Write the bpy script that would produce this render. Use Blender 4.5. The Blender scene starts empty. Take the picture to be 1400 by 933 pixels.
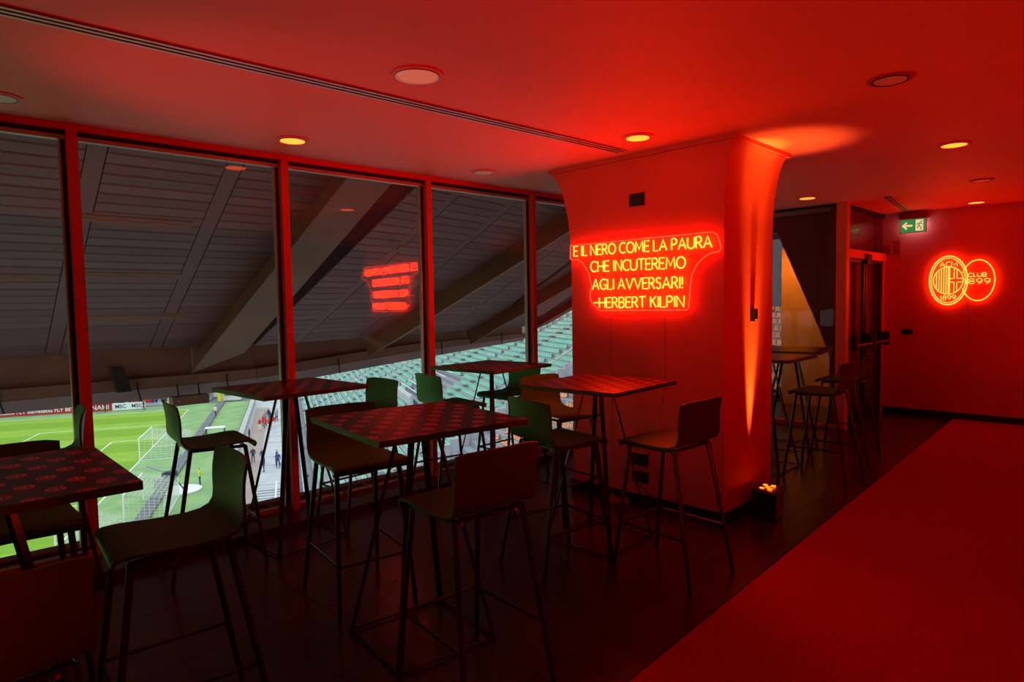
import bpy, bmesh, math, random
from mathutils import Vector, Matrix
R_ = random.Random(7)
PI = math.pi
S = bpy.context.scene
COL = S.collection
# ------------------------------------------------------------------ camera
cd = bpy.data.cameras.new('camera'); cam = bpy.data.objects.new('camera', cd); COL.objects.link(cam)
CH = 1.55
F_PX = 880.0
_dn = Vector((260 / F_PX, 15233 / F_PX, 1)).normalized(); _up = -_dn
_vx = (1575. - 700) / F_PX
_xv = Vector((_vx, -(_vx * _up.x + _up.z) / _up.y, 1)).normalized()
_yv = _up.cross(_xv)
RW = Matrix((_xv, _yv, _up))                       # world = RW @ (right, down, forward)
M = Matrix(((RW[0][0], -RW[0][1], -RW[0][2]), (RW[1][0], -RW[1][1], -RW[1][2]), (RW[2][0], -RW[2][1], -RW[2][2]))).to_4x4()
M.translation = (0, 0, CH)
cam.matrix_world = M
cd.sensor_width = 36; cd.lens = F_PX / 1400 * 36; cd.clip_start = .05; cd.clip_end = 900
S.camera = cam
# ------------------------------------------------------------------ world, exposure
w = bpy.data.worlds.new('overcast_sky'); S.world = w; w.use_nodes = True
wn = w.node_tree.nodes; wl = w.node_tree.links
bg = wn['Background']
tc = wn.new('ShaderNodeTexCoord'); sx = wn.new('ShaderNodeSeparateXYZ'); rp = wn.new('ShaderNodeValToRGB')
wl.new(tc.outputs['Generated'], sx.inputs[0]); wl.new(sx.outputs['Z'], rp.inputs[0]); wl.new(rp.outputs[0], bg.inputs[0])
rp.color_ramp.elements[0].position = 0; rp.color_ramp.elements[0].color = (.72, .80, .84, 1)
rp.color_ramp.elements[1].position = 1; rp.color_ramp.elements[1].color = (.84, .95, 1, 1)
bg.inputs[1].default_value = 1.75
S.view_settings.view_transform = 'Standard'; S.view_settings.look = 'None'
S.view_settings.gamma = 1; S.view_settings.use_curve_mapping = False
S.view_settings.exposure = 0.0
cy = S.cycles
cy.use_denoising = True; cy.max_bounces = 8; cy.diffuse_bounces = 5; cy.glossy_bounces = 5
cy.transparent_max_bounces = 16; cy.transmission_bounces = 4; cy.caustics_reflective = False; cy.caustics_refractive = False
cy.sample_clamp_indirect = 4.0
try: cy.use_light_tree = True
except Exception: pass
RED = (1.0, .0035, .0025)
NEON = (33., .95, .09)

def spot(name, loc, target, power, angle, blend=.6, color=RED, size=.06):
    l = bpy.data.lights.new(name, 'SPOT'); l.energy = power; l.spot_size = math.radians(angle); l.spot_blend = blend
    l.color = color; l.shadow_soft_size = size
    o = bpy.data.objects.new(name, l); COL.objects.link(o); o.location = loc
    o.rotation_euler = (Vector(target) - Vector(loc)).to_track_quat('-Z', 'Y').to_euler()
    return o
# LED wash lamps: (x, y, aim, power, cone) of the red uplights that stand on the floor
UPLIGHTS = [((.9, -1.5), (2.9, 1.5, 2.65), 190, 72), ((5.6, -1.3), (6.0, .8, 2.65), 100, 110), ((8.9, -.9), (9.2, .8, 2.6), 85, 110),
            ((-.9, .9), (.6, 1.9, 2.65), 70, 76), ((-.9, 3.3), (1.6, 3.25, 2.6), 110, 36)]
PILLAR_LED = (4.475, 1.975, .235)
spot('pillar_uplight_lamp', PILLAR_LED, (4.535, 2.045, 1.6), 900, 15, .9, (1, .34, .03), .02)
spot('pillar_uplight_fill', (4.49, 1.90, .235), (4.66, 1.88, 2.65), 430, 25, 1.0, (1, .26, .05), .07)
for i, (p, t, pw, a) in enumerate(UPLIGHTS):
    spot('led_wash_lamp', (p[0], p[1], .26), t, pw, a, .8)

# ------------------------------------------------------------------ materials
def mat(name, col, rough=.6, metal=0., spec=.5, emit=None, strength=1., noise=0., nscale=20., bump=0., coat=0.):
    m = bpy.data.materials.new(name); m.use_nodes = True; n = m.node_tree.nodes; l = m.node_tree.links
    b = n['Principled BSDF']
    b.inputs['Base Color'].default_value = (*col, 1); b.inputs['Roughness'].default_value = rough
    b.inputs['Metallic'].default_value = metal; b.inputs['Specular IOR Level'].default_value = spec
    if coat: b.inputs['Coat Weight'].default_value = coat; b.inputs['Coat Roughness'].default_value = .15
    if noise or bump:
        t = n.new('ShaderNodeTexCoord'); z = n.new('ShaderNodeTexNoise'); z.inputs['Scale'].default_value = nscale; z.inputs['Detail'].default_value = 3
        l.new(t.outputs['Object'], z.inputs['Vector'])
        if noise:
            r = n.new('ShaderNodeValToRGB'); l.new(z.outputs['Fac'], r.inputs[0]); l.new(r.outputs[0], b.inputs['Base Color'])
            r.color_ramp.elements[0].position = .3; r.color_ramp.elements[1].position = .7
            r.color_ramp.elements[0].color = (*[c * (1 - noise) for c in col], 1); r.color_ramp.elements[1].color = (*[min(1, c * (1 + noise)) for c in col], 1)
        if bump:
            bp = n.new('ShaderNodeBump'); bp.inputs['Strength'].default_value = bump; bp.inputs['Distance'].default_value = .01
            l.new(z.outputs['Fac'], bp.inputs['Height']); l.new(bp.outputs[0], b.inputs['Normal'])
    if emit:
        b.inputs['Emission Color'].default_value = (*emit, 1); b.inputs['Emission Strength'].default_value = strength
    return m
def emis(name, rgb):
    mx = max(rgb); return mat(name, (.02, .02, .02), .5, emit=[c / mx for c in rgb], strength=mx)
MT = {}
MT['paint'] = mat('red_lit_wall_paint', (.82, .13, .10), .55, noise=.02, nscale=3, bump=.03)  # red wash light is put into the wall and column colour
MT['ceiling'] = mat('red_lit_ceiling_paint', (.80, .22, .18), .6, noise=.02, nscale=2)  # pale ceiling, with the red room light mixed into its colour
MT['tile'] = mat('dark_porcelain', (.045, .022, .022), .26, spec=.5, noise=.18, nscale=6, bump=.02)
MT['grout'] = mat('dark_grout', (.02, .02, .02), .8)
MT['carpet'] = mat('red_carpet', (.42, .03, .03), .95, spec=.1, noise=.25, nscale=160, bump=.4)
MT['black'] = mat('black_plastic', (.012, .012, .013), .4)
MT['shell'] = mat('green_lit_laminate', (.055, .35, .085), .48, spec=.25, noise=.06, nscale=40)  # dark shell; green daylight from the pitch is put into its colour
MT['leg'] = mat('black_steel', (.03, .07, .03), .35, noise=.05, nscale=30)  # green in the base colour stands for daylight highlights on the legs
MT['chrome'] = mat('chrome', (.7, .7, .7), .2, 1)
MT['alu'] = mat('aluminium', (.55, .52, .46), .4, .5, noise=.04)
MT['mullion'] = mat('red_lit_mullion_paint', (.72, .08, .07), .45, noise=.02)  # mullion colour carries the red room lighting
MT['gasket'] = mat('black_gasket', (.01, .01, .01), .6)
MT['edge'] = mat('green_lit_laminate_edge', (.06, .25, .06), .5, noise=.05, nscale=30)  # table edge colour includes the green window daylight
MT['soffit'] = mat('soffit_slat_paint', (.20, .125, .105), .55, noise=.06, nscale=1.5)
MT['soffit_b'] = mat('soffit_slat_paint_dull', (.18, .112, .095), .55, noise=.06, nscale=1.5)
MT['soffit_c'] = mat('soffit_slat_paint_pale', (.22, .138, .118), .55, noise=.06, nscale=1.5)
MT['joint'] = mat('soffit_joint', (.03, .022, .02), .8)
MT['beam'] = mat('brown_steel_beam', (.23, .12, .05), .5, noise=.12, nscale=2)
MT['fascia'] = mat('brown_fascia', (.26, .125, .06), .5, noise=.15, nscale=1.5)
MT['fascialip'] = mat('grey_brown_fascia_lip', (.32, .20, .165), .5, noise=.1, nscale=2)
MT['ledge'] = mat('brown_metal_ledge', (.20, .10, .06), .5, noise=.2, nscale=4)
MT['concrete'] = mat('pale_concrete', (.50, .51, .56), .85, noise=.1, nscale=.6)
MT['concrete_d'] = mat('grey_concrete', (.16, .17, .19), .85, noise=.15, nscale=.8)
MT['pinkpath'] = mat('pink_brown_paving', (.40, .31, .29), .85, noise=.08, nscale=.8)
MT['mint'] = mat('mint_green_seat_plastic', (.30, .66, .52), .45, noise=.08, nscale=.5)
MT['orange'] = mat('orange_seat_plastic', (.85, .40, .22), .45, noise=.15, nscale=.5)
MT['redseat'] = mat('red_seat_plastic', (.70, .03, .06), .45)
MT['stepcon'] = mat('violet_grey_concrete', (.27, .28, .32), .85, noise=.15, nscale=.6)
MT['white'] = mat('white_paint', (.85, .86, .88), .5)
MT['turf'] = mat('pale_surround_turf', (.24, .40, .16), .9, noise=.18, nscale=.35)
MT['net'] = mat('white_net', (.85, .85, .85), .8)
MT['pipe'] = mat('exit_red', (.30, .01, .01), .5)
MT['neon'] = emis('neon_letter_tube', NEON)
MT['neon_rim'] = emis('neon_outline_tube', (11, .13, .05))
MT['neon_badge'] = emis('neon_badge_tube', (16., .86, .12))
MT['lamp_on'] = emis('downlight_glow', (8.0, .66, .05))
MT['lamp_dim'] = emis('downlight_dim', (.55, .09, .05))
MT['lamp_off'] = mat('frosted_diffuser', (.75, .73, .70), .35)
MT['ledlens'] = emis('led_lens_glow', (9, .55, .03))
MT['navy_d'] = mat('dark_step_gap', (.04, .05, .07), .8)
MT['tan'] = mat('tan_plaster', (.60, .36, .17), .7, noise=.12, nscale=2)
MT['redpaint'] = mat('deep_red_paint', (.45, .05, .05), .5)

def glass_mat():
    m = bpy.data.materials.new('window_glass'); m.use_nodes = True; n = m.node_tree.nodes; l = m.node_tree.links
    n.remove(n['Principled BSDF']); out = n['Material Output']
    t = n.new('ShaderNodeBsdfTransparent'); t.inputs[0].default_value = (.97, .985, .97, 1)
    g = n.new('ShaderNodeBsdfGlossy'); g.inputs['Roughness'].default_value = .0
    f = n.new('ShaderNodeFresnel'); ge = n.new('ShaderNodeNewGeometry'); ma = n.new('ShaderNodeMath'); ma.operation = 'MULTIPLY_ADD'
    ma.inputs[1].default_value = 1 / 1.5 - 1.5; ma.inputs[2].default_value = 1.5; l.new(ge.outputs['Backfacing'], ma.inputs[0]); l.new(ma.outputs[0], f.inputs[0])
    x = n.new('ShaderNodeMixShader'); l.new(f.outputs[0], x.inputs[0]); l.new(t.outputs[0], x.inputs[1]); l.new(g.outputs[0], x.inputs[2]); l.new(x.outputs[0], out.inputs[0])
    return m
MT['glass'] = glass_mat()
def smoked():
    m = glass_mat(); m.name = 'tinted_glass'
    mx = [k for k in m.node_tree.nodes if k.type == 'MIX_SHADER'][0]; f = [k for k in m.node_tree.nodes if k.type == 'FRESNEL'][0]
    q = m.node_tree.nodes.new('ShaderNodeMath'); q.operation = 'MULTIPLY'; q.inputs[1].default_value = .35; m.node_tree.links.new(f.outputs[0], q.inputs[0]); m.node_tree.links.new(q.outputs[0], mx.inputs[0])
    for k in m.node_tree.nodes:
        if k.type == 'BSDF_TRANSPARENT': k.inputs[0].default_value = (.8, .75, .75, 1)
    return m
MT['smoke'] = smoked()

def tabletop_mat():
    m = bpy.data.materials.new('printed_black_tabletop'); m.use_nodes = True; n = m.node_tree.nodes; l = m.node_tree.links
    b = n['Principled BSDF']; b.inputs['Roughness'].default_value = .3; b.inputs['Specular IOR Level'].default_value = .35
    t = n.new('ShaderNodeTexCoord'); s = n.new('ShaderNodeSeparateXYZ'); l.new(t.outputs['Object'], s.inputs[0])
    def mth(op, a, bb=None, c=None):
        k = n.new('ShaderNodeMath'); k.operation = op
        for i, v in enumerate((a, bb, c)):
            if v is None: continue
            if isinstance(v, (int, float)): k.inputs[i].default_value = v
            else: l.new(v, k.inputs[i])
        return k.outputs[0]
    P = .064; Q = .180
    row = mth('FLOOR', mth('DIVIDE', s.outputs['X'], P))
    sh = mth('MULTIPLY', mth('MODULO', mth('ADD', row, 100), 2), .5)
    u = mth('MULTIPLY', mth('SUBTRACT', mth('FRACT', mth('DIVIDE', s.outputs['X'], P)), .5), P)
    v = mth('MULTIPLY', mth('SUBTRACT', mth('FRACT', mth('ADD', mth('DIVIDE', s.outputs['Y'], Q), sh)), .5), Q)
    r = mth('SQRT', mth('ADD', mth('POWER', mth('DIVIDE', u, .026), 2), mth('POWER', mth('DIVIDE', v, .033), 2)))
    ins = mth('LESS_THAN', r, 1.0)
    ring = mth('MULTIPLY', ins, mth('GREATER_THAN', r, .86))
    core = mth('LESS_THAN', mth('SQRT', mth('ADD', mth('POWER', mth('DIVIDE', u, .021), 2), mth('POWER', mth('DIVIDE', v, .019), 2))), 1.0)
    stripe = mth('MULTIPLY', mth('LESS_THAN', u, 0.), mth('GREATER_THAN', mth('FRACT', mth('DIVIDE', u, .0062)), .5))
    cross = mth('MULTIPLY', mth('GREATER_THAN', u, 0.), mth('MULTIPLY', mth('GREATER_THAN', mth('ABSOLUTE', mth('SUBTRACT', u, .0095)), .0022), mth('GREATER_THAN', mth('ABSOLUTE', v), .003)))
    fill = mth('MULTIPLY', core, mth('ADD', stripe, cross))
    cap = mth('MULTIPLY', mth('LESS_THAN', mth('ABSOLUTE', mth('ADD', v, .056)), .0028), mth('LESS_THAN', mth('ABSOLUTE', u), .03))
    nz = n.new('ShaderNodeTexNoise'); nz.inputs['Scale'].default_value = 260; l.new(t.outputs['Object'], nz.inputs['Vector'])
    cap = mth('MULTIPLY', cap, mth('MULTIPLY', mth('GREATER_THAN', nz.outputs['Fac'], .5), .45))
    top = mth('GREATER_THAN', s.outputs['Z'], .0)
    tot = mth('MULTIPLY', top, mth('MINIMUM', mth('ADD', mth('ADD', ring, fill), cap), 1.0))
    x = n.new('ShaderNodeMix'); x.data_type = 'RGBA'; l.new(tot, x.inputs[0])
    x.inputs[6].default_value = (.030, .016, .016, 1); x.inputs[7].default_value = (.85, .10, .08, 1)
    l.new(x.outputs[2], b.inputs['Base Color'])
    return m
MT['top'] = tabletop_mat()

def pitch_mat():
    m = bpy.data.materials.new('striped_pitch_grass'); m.use_nodes = True; n = m.node_tree.nodes; l = m.node_tree.links
    b = n['Principled BSDF']; b.inputs['Roughness'].default_value = .9
    t = n.new('ShaderNodeTexCoord'); s = n.new('ShaderNodeSeparateXYZ'); l.new(t.outputs['Object'], s.inputs[0])
    d = n.new('ShaderNodeMath'); d.operation = 'DIVIDE'; d.inputs[1].default_value = 11.0; l.new(s.outputs['Y'], d.inputs[0])
    f = n.new('ShaderNodeMath'); f.operation = 'FRACT'; l.new(d.outputs[0], f.inputs[0])
    g = n.new('ShaderNodeMath'); g.operation = 'GREATER_THAN'; g.inputs[1].default_value = .5; l.new(f.outputs[0], g.inputs[0])
    x = n.new('ShaderNodeMix'); x.data_type = 'RGBA'; l.new(g.outputs[0], x.inputs[0])
    x.inputs[6].default_value = (.30, .50, .035, 1); x.inputs[7].default_value = (.215, .42, .012, 1)
    nz = n.new('ShaderNodeTexNoise'); nz.inputs['Scale'].default_value = .5; l.new(t.outputs['Object'], nz.inputs['Vector'])
    h = n.new('ShaderNodeMix'); h.data_type = 'RGBA'; h.blend_type = 'MULTIPLY'; h.inputs[0].default_value = .3
    l.new(x.outputs[2], h.inputs[6]); l.new(nz.outputs['Fac'], h.inputs[7]); l.new(h.outputs[2], b.inputs['Base Color'])
    return m
MT['pitch'] = pitch_mat()

# ------------------------------------------------------------------ mesh helpers
class MB:
    def __init__(s): s.v = []; s.f = []; s.sm = False
    def add(s, vs, fs):
        o = len(s.v); s.v += [tuple(p) for p in vs]; s.f += [tuple(o + i for i in f) for f in fs]; return s
    def box(s, x0, x1, y0, y1, z0, z1, m=None):
        vs = [Vector(p) for p in ((x0, y0, z0), (x1, y0, z0), (x1, y1, z0), (x0, y1, z0), (x0, y0, z1), (x1, y0, z1), (x1, y1, z1), (x0, y1, z1))]
        if m: vs = [m @ p for p in vs]
        return s.add(vs, [(0, 3, 2, 1), (4, 5, 6, 7), (0, 1, 5, 4), (1, 2, 6, 5), (2, 3, 7, 6), (3, 0, 4, 7)])
    def hexa(s, b, t):   # bottom quad, top quad
        return s.add(list(b) + list(t), [(0, 3, 2, 1), (4, 5, 6, 7), (0, 1, 5, 4), (1, 2, 6, 5), (2, 3, 7, 6), (3, 0, 4, 7)])
    def tube(s, pts, r, n=8, closed=False, cap=True, up=None):
        pts = [Vector(p) for p in pts]; N = len(pts); rings = []
        for i, p in enumerate(pts):
            a = pts[(i - 1) % N] if (closed or i > 0) else p; b = pts[(i + 1) % N] if (closed or i < N - 1) else p
            d = (b - a); d = d.normalized() if d.length > 1e-9 else Vector((0, 0, 1))
            u = Vector(up) if up else (Vector((0, 0, 1)) if abs(d.z) < .95 else Vector((1, 0, 0)))
            e = d.cross(u).normalized(); g = e.cross(d).normalized()
            rr = r[i] if isinstance(r, (list, tuple)) else r
            ph = PI / n
            rings.append([p + (e * math.cos(2 * PI * k / n + ph) + g * math.sin(2 * PI * k / n + ph)) * rr for k in range(n)])
        vs = [q for ring in rings for q in ring]; fs = []
        for i in range(N if closed else N - 1):
            j = (i + 1) % N
            for k in range(n): fs.append((i * n + k, i * n + (k + 1) % n, j * n + (k + 1) % n, j * n + k))
        if cap and not closed: fs.append(tuple(range(n))[::-1]); fs.append(tuple((N - 1) * n + k for k in range(n)))
        return s.add(vs, fs)
    def bar(s, a, b, wd, th, side):   # flat bar from a to b, broad side along `side`
        a = Vector(a); b = Vector(b); d = (b - a).normalized(); e = Vector(side); e = (e - d * e.dot(d)).normalized(); g = d.cross(e)
        q = lambda p: [p + e * sx_ * wd / 2 + g * sy_ * th / 2 for sx_, sy_ in ((-1, -1), (1, -1), (1, 1), (-1, 1))]
        return s.hexa(q(a), q(b))
    def cyl(s, c, r, h, n=24, r2=None):
        c = Vector(c); r2 = r if r2 is None else r2
        vs = [c + Vector((math.cos(2 * PI * k / n) * r, math.sin(2 * PI * k / n) * r, 0)) for k in range(n)] + [c + Vector((math.cos(2 * PI * k / n) * r2, math.sin(2 * PI * k / n) * r2, h)) for k in range(n)]
        return s.add(vs, [(k, (k + 1) % n, n + (k + 1) % n, n + k) for k in range(n)] + [tuple(range(n))[::-1], tuple(range(n, 2 * n))])
    def ring(s, c, r0, r1, z0, z1, n=32):
        vs = []
        for r, z in ((r0, z0), (r1, z0), (r1, z1), (r0, z1)):
            vs += [(c[0] + math.cos(2 * PI * k / n) * r, c[1] + math.sin(2 * PI * k / n) * r, z) for k in range(n)]
        fs = []
        for a in range(4):
            b = (a + 1) % 4
            for k in range(n): fs.append((a * n + k, b * n + k, b * n + (k + 1) % n, a * n + (k + 1) % n))
        return s.add(vs, fs)
    def prism(s, poly, ax, t0, t1):    # closed 2-D polygon extruded: ax(u, v, t) -> point
        n = len(poly); vs = [ax(u, v, t0) for u, v in poly] + [ax(u, v, t1) for u, v in poly]
        return s.add(vs, [(k, (k + 1) % n, n + (k + 1) % n, n + k) for k in range(n)] + [tuple(range(n))[::-1], tuple(range(n, 2 * n))])
    def mesh(s, name, mt, smooth=False):
        me = bpy.data.meshes.new(name); me.from_pydata(s.v, [], s.f); me.update()
        bm = bmesh.new(); bm.from_mesh(me); bmesh.ops.recalc_face_normals(bm, faces=bm.faces); bm.to_mesh(me); bm.free()
        for q in (mt if isinstance(mt, (list, tuple)) else [mt]): me.materials.append(MT[q] if isinstance(q, str) else q)
        if smooth:
            for p in me.polygons: p.use_smooth = True
            try: me.set_sharp_from_angle(angle=math.radians(40))
            except Exception: pass
        return me
    def obj(s, name, mt, parent=None, smooth=False):
        return link(name, s.mesh(name, mt, smooth), parent)
def link(name, me, parent=None):
    o = bpy.data.objects.new(name, me); COL.objects.link(o)
    if parent: o.parent = parent
    return o
def tag(o, label=None, cat=None, group=None, kind=None):
    if label: o['label'] = label
    if cat: o['category'] = cat
    if group: o['group'] = group
    if kind: o['kind'] = kind
    return o
def thing(name, label, cat, loc=(0, 0, 0), rz=0, group=None, kind=None):
    o = bpy.data.objects.new(name, None); COL.objects.link(o); o.location = loc; o.rotation_euler = (0, 0, rz); o.empty_display_size = .1
    return tag(o, label, cat, group, kind)
def struct(o): o['kind'] = 'structure'; return o
def dup(r, loc, rz, label, group=None):
    kids = {}
    c = r.copy(); COL.objects.link(c); c.location = loc; c.rotation_euler = (0, 0, rz); c['label'] = label
    if group: c['group'] = group
    for ch in r.children:
        d = ch.copy(); COL.objects.link(d); d.parent = c
        for g in ch.children:
            e = g.copy(); COL.objects.link(e); e.parent = d
    return c
def boxobj(name, mt, parent, *a, **k): return MB().box(*a, **k).obj(name, mt, parent)
def text_mesh(name, body, size, depth, mt, bold=.0):
    c = bpy.data.curves.new(name, 'FONT'); c.body = body; c.size = size; c.extrude = depth; c.align_x = 'CENTER'; c.align_y = 'CENTER'; c.offset = bold; c.resolution_u = 2
    o = bpy.data.objects.new(name, c); COL.objects.link(o); bpy.context.view_layer.update()
    me = bpy.data.meshes.new_from_object(o.evaluated_get(bpy.context.evaluated_depsgraph_get())); bpy.data.objects.remove(o); bpy.data.curves.remove(c)
    me.materials.clear(); me.materials.append(MT[mt]); me.name = name
    return me

# ================================================================== SETTING: room shell
FAC = lambda x: 4.60 - .05 * (x - 1)           # window line
XL, XR, YB, HC = -3.2, 9.65, -3.6, 2.65
fl = struct(boxobj('floor', 'grout', None, XL, 11.6, YB, 4.27, -.2, -.008))
cedge = lambda x: 1.39 + .0355 * x
# floor tiles
tl = {}
ys = [1.185 + .6 * k for k in range(6)]
xs = [XL + 1.2 * k for k in range(12)]
for i in range(len(xs) - 1):
    for j in range(len(ys) - 1):
        x0, x1 = xs[i] + .0015, min(xs[i + 1], 9.64) - .0015; y0, y1 = ys[j] + .0015, min(ys[j + 1], 4.26) - .0015
        if x1 < x0: continue
        key = (round(x1 - x0, 3), round(y1 - y0, 3))
        if key not in tl: tl[key] = MB().box(-key[0] / 2, key[0] / 2, -key[1] / 2, key[1] / 2, -.0078, 0).mesh('floor_tile', 'tile')
        t = link('floor_tile', tl[key], fl); t.location = ((x0 + x1) / 2, (y0 + y1) / 2, 0)
cp = MB(); cp.hexa([(XL, YB, -.005), (XR - .02, YB, -.005), (XR - .02, cedge(XR), -.005), (XL, cedge(XL), -.005)], [(XL, YB, .008), (XR - .02, YB, .008), (XR - .02, cedge(XR), .008), (XL, cedge(XL), .008)])
co = tag(cp.obj('carpet', 'carpet'), 'red carpet laid across the open side of the dark tiled floor', 'carpet')
MB().hexa([(XL, cedge(XL), .0), (XR - .02, cedge(XR), .0), (XR - .02, cedge(XR) + .012, .0), (XL, cedge(XL) + .012, .0)], [(XL, cedge(XL), .009), (XR - .02, cedge(XR), .009), (XR - .02, cedge(XR) + .012, .004), (XL, cedge(XL) + .012, .004)]).obj('edge_strip', 'black', co)
struct(MB().hexa([(XL, YB, HC), (11.6, YB, HC), (11.6, FAC(11.6) + .05, HC), (XL, FAC(XL) + .05, HC)], [(XL, YB, HC + .25), (11.6, YB, HC + .25), (11.6, FAC(11.6) + .3, HC + .25), (XL, FAC(XL) + .3, HC + .25)]).obj('ceiling', 'ceiling'))
struct(boxobj('wall_back', 'paint', None, XL - .15, XR + 2.2, YB - .15, YB, -.2, HC + .2))
struct(boxobj('wall_left', 'paint', None, XL - .15, XL, YB, FAC(XL) + .3, -.2, HC + .2))
wr = struct(boxobj('wall_right', 'paint', None, XR, XR + .15, YB, 3.905, -.2, HC))
struct(boxobj('wall_end', 'paint', None, 11.6, 11.75, YB, 4.4, -.2, HC))
struct(boxobj('baseboard_right', 'black', None, XR - .015, XR, YB, 2.58, 0, .085))
# plinth under the windows and red-lit head trim
px0, px1 = XL, 11.6
struct(MB().hexa([(px0, 4.25, -.1), (px1, 4.25 - .12, -.1), (px1, FAC(px1) + .06, -.1), (px0, FAC(px0) + .06, -.1)], [(px0, 4.25, .05), (px1, 4.13, .05), (px1, FAC(px1) + .06, .05), (px0, FAC(px0) + .06, .05)]).obj('trim_1', 'tile'))
def along(name, mt, y0, y1, z0, z1, xa=XL, xb=11.6, parent=None):
    return MB().hexa([(xa, FAC(xa) + y0, z0), (xb, FAC(xb) + y0, z0), (xb, FAC(xb) + y1, z0), (xa, FAC(xa) + y1, z0)], [(xa, FAC(xa) + y0, z1), (xb, FAC(xb) + y0, z1), (xb, FAC(xb) + y1, z1), (xa, FAC(xa) + y1, z1)]).obj(name, mt, parent)
struct(along('trim_2', 'mullion', -.06, .04, 2.615, HC))
# windows: glass bay between mullions
MX = [-2.85, -1.55, -.28, .945, 2.225, 3.485, 4.735, 6.0, 7.25, 8.5, 9.75, 11.0]
for i, x in enumerate(MX):
    b = FAC(x)
    mu = struct(MB().box(x - .052, x, b - .07, b + .0, .05, 2.62).obj('trim_%d' % (i + 3), 'mullion'))
for i in range(len(MX) - 1):
    a, b = MX[i], MX[i + 1] - .052
    g = struct(along('window_%d' % (i + 1), 'glass', .0, .016, .075, 2.565, a + .01, b - .02))
    along('top_gasket', 'gasket', -.03, .03, 2.59, 2.62, a, b, g)
    along('top_frame', 'alu', -.025, .025, 2.565, 2.59, a, b, g)
    along('bottom_frame', 'alu', -.025, .025, .05, .078, a, b, g)
    along('side_frame', 'alu', -.025, .025, .078, 2.565, a, a + .014, g)
    along('side_frame', 'alu', -.015, .02, .078, 2.565, b - .030, b - .020, g)
    along('side_gasket', 'gasket', -.02, .02, .078, 2.565, b - .020, b, g)
# outside: spandrel above, ledge below
struct(along('wall_front', 'fascia', .06, .16, HC + .26, 4.30, XL - 4, 18))
lg = tag(along('window_ledge', 'ledge', .10, .48, -.30, -.03), 'brown metal ledge running along the outside of the windows', 'ledge')
along('ledge_rail', 'fascialip', .40, .50, -.03, .0, parent=lg)
along('gutter_tray', 'concrete_d', .10, .38, -.03, -.022, parent=lg)
for k in range(22):
    x = -1.2 + k * .42; MB().box(x, x + .03, FAC(x) + .12, FAC(x) + .39, -.022, .0).obj('bracket', 'ledge', lg)

# ================================================================== PILLAR
def flare(z, amt, z0):
    if z <= z0: return 0.
    t = (z - z0) / (2.61 - z0); return amt * (1 - math.sqrt(max(0, 1 - min(1, t) ** 2 * .96)))/.8
pil = struct(bpy.data.objects.new('column_1', None)); COL.objects.link(pil)
pm = MB(); zs = [0, .5, 1.0, 1.5, 1.8] + [1.9 + .045 * k for k in range(16)] + [2.615]
rings = []
for z in zs:
    fy1 = flare(z, .20, 1.85); fy0 = flare(z, .065, 2.05); fx = flare(z, .09, 1.9)
    x0, x1, y0, y1 = 4.10, 4.905 + fx, 2.05 - fy0, 3.375 + fy1
    c = .03
    rings.append([(x0, y0, z), (x1 - c, y0, z), (x1, y0 + c, z), (x1, y1, z), (x0, y1, z)])
vs = [p for r in rings for p in r]; n = 5
pm.add(vs, [(i * n + k, i * n + (k + 1) % n, (i + 1) * n + (k + 1) % n, (i + 1) * n + k) for i in range(len(rings) - 1) for k in range(n)] + [tuple(range(n))[::-1], tuple((len(rings) - 1) * n + k for k in range(n))])
pm.obj('column_shell', 'paint', pil)
boxobj('column_cap', 'paint', pil, 4.085, 5.02, 1.97, 3.60, 2.618, 2.65)
bb = MB(); bb.box(4.085, 4.10, 2.035, 3.39, 0, .085); bb.box(4.10, 4.92, 2.035, 2.05, 0, .085); bb.box(4.905, 4.92, 2.05, 3.39, 0, .085); bb.obj('baseboard', 'black', pil)

# flared solid standing in for the pillar's reflection in the partition, door column
p2 = struct(bpy.data.objects.new('column_reflection', None)); COL.objects.link(p2)
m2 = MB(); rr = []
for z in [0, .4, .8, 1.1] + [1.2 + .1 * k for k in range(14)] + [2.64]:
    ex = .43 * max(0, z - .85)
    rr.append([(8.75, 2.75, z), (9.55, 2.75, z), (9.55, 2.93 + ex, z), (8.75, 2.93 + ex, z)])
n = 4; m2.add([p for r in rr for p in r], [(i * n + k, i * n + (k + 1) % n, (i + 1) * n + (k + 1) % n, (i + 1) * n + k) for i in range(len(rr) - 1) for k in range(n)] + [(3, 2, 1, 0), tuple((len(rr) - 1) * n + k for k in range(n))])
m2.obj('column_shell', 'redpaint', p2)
struct(boxobj('wall_panel', 'tan', None, XR - .03, XR - .001, 2.62, 3.905, 0.0, HC - .3))
struct(boxobj('column_3', 'paint', None, 7.98, 8.09, 2.50, 2.61, 0, HC))
gp = struct(boxobj('window_20', 'smoke', None, 8.03, 8.045, 2.62, 4.1, .05, 2.62))
boxobj('top_frame', 'gasket', gp, 8.01, 8.06, 2.61, 4.2, 2.62, HC); boxobj('bottom_frame', 'mullion', gp, 8.01, 8.06, 2.61, 4.2, 0, .05)
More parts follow.
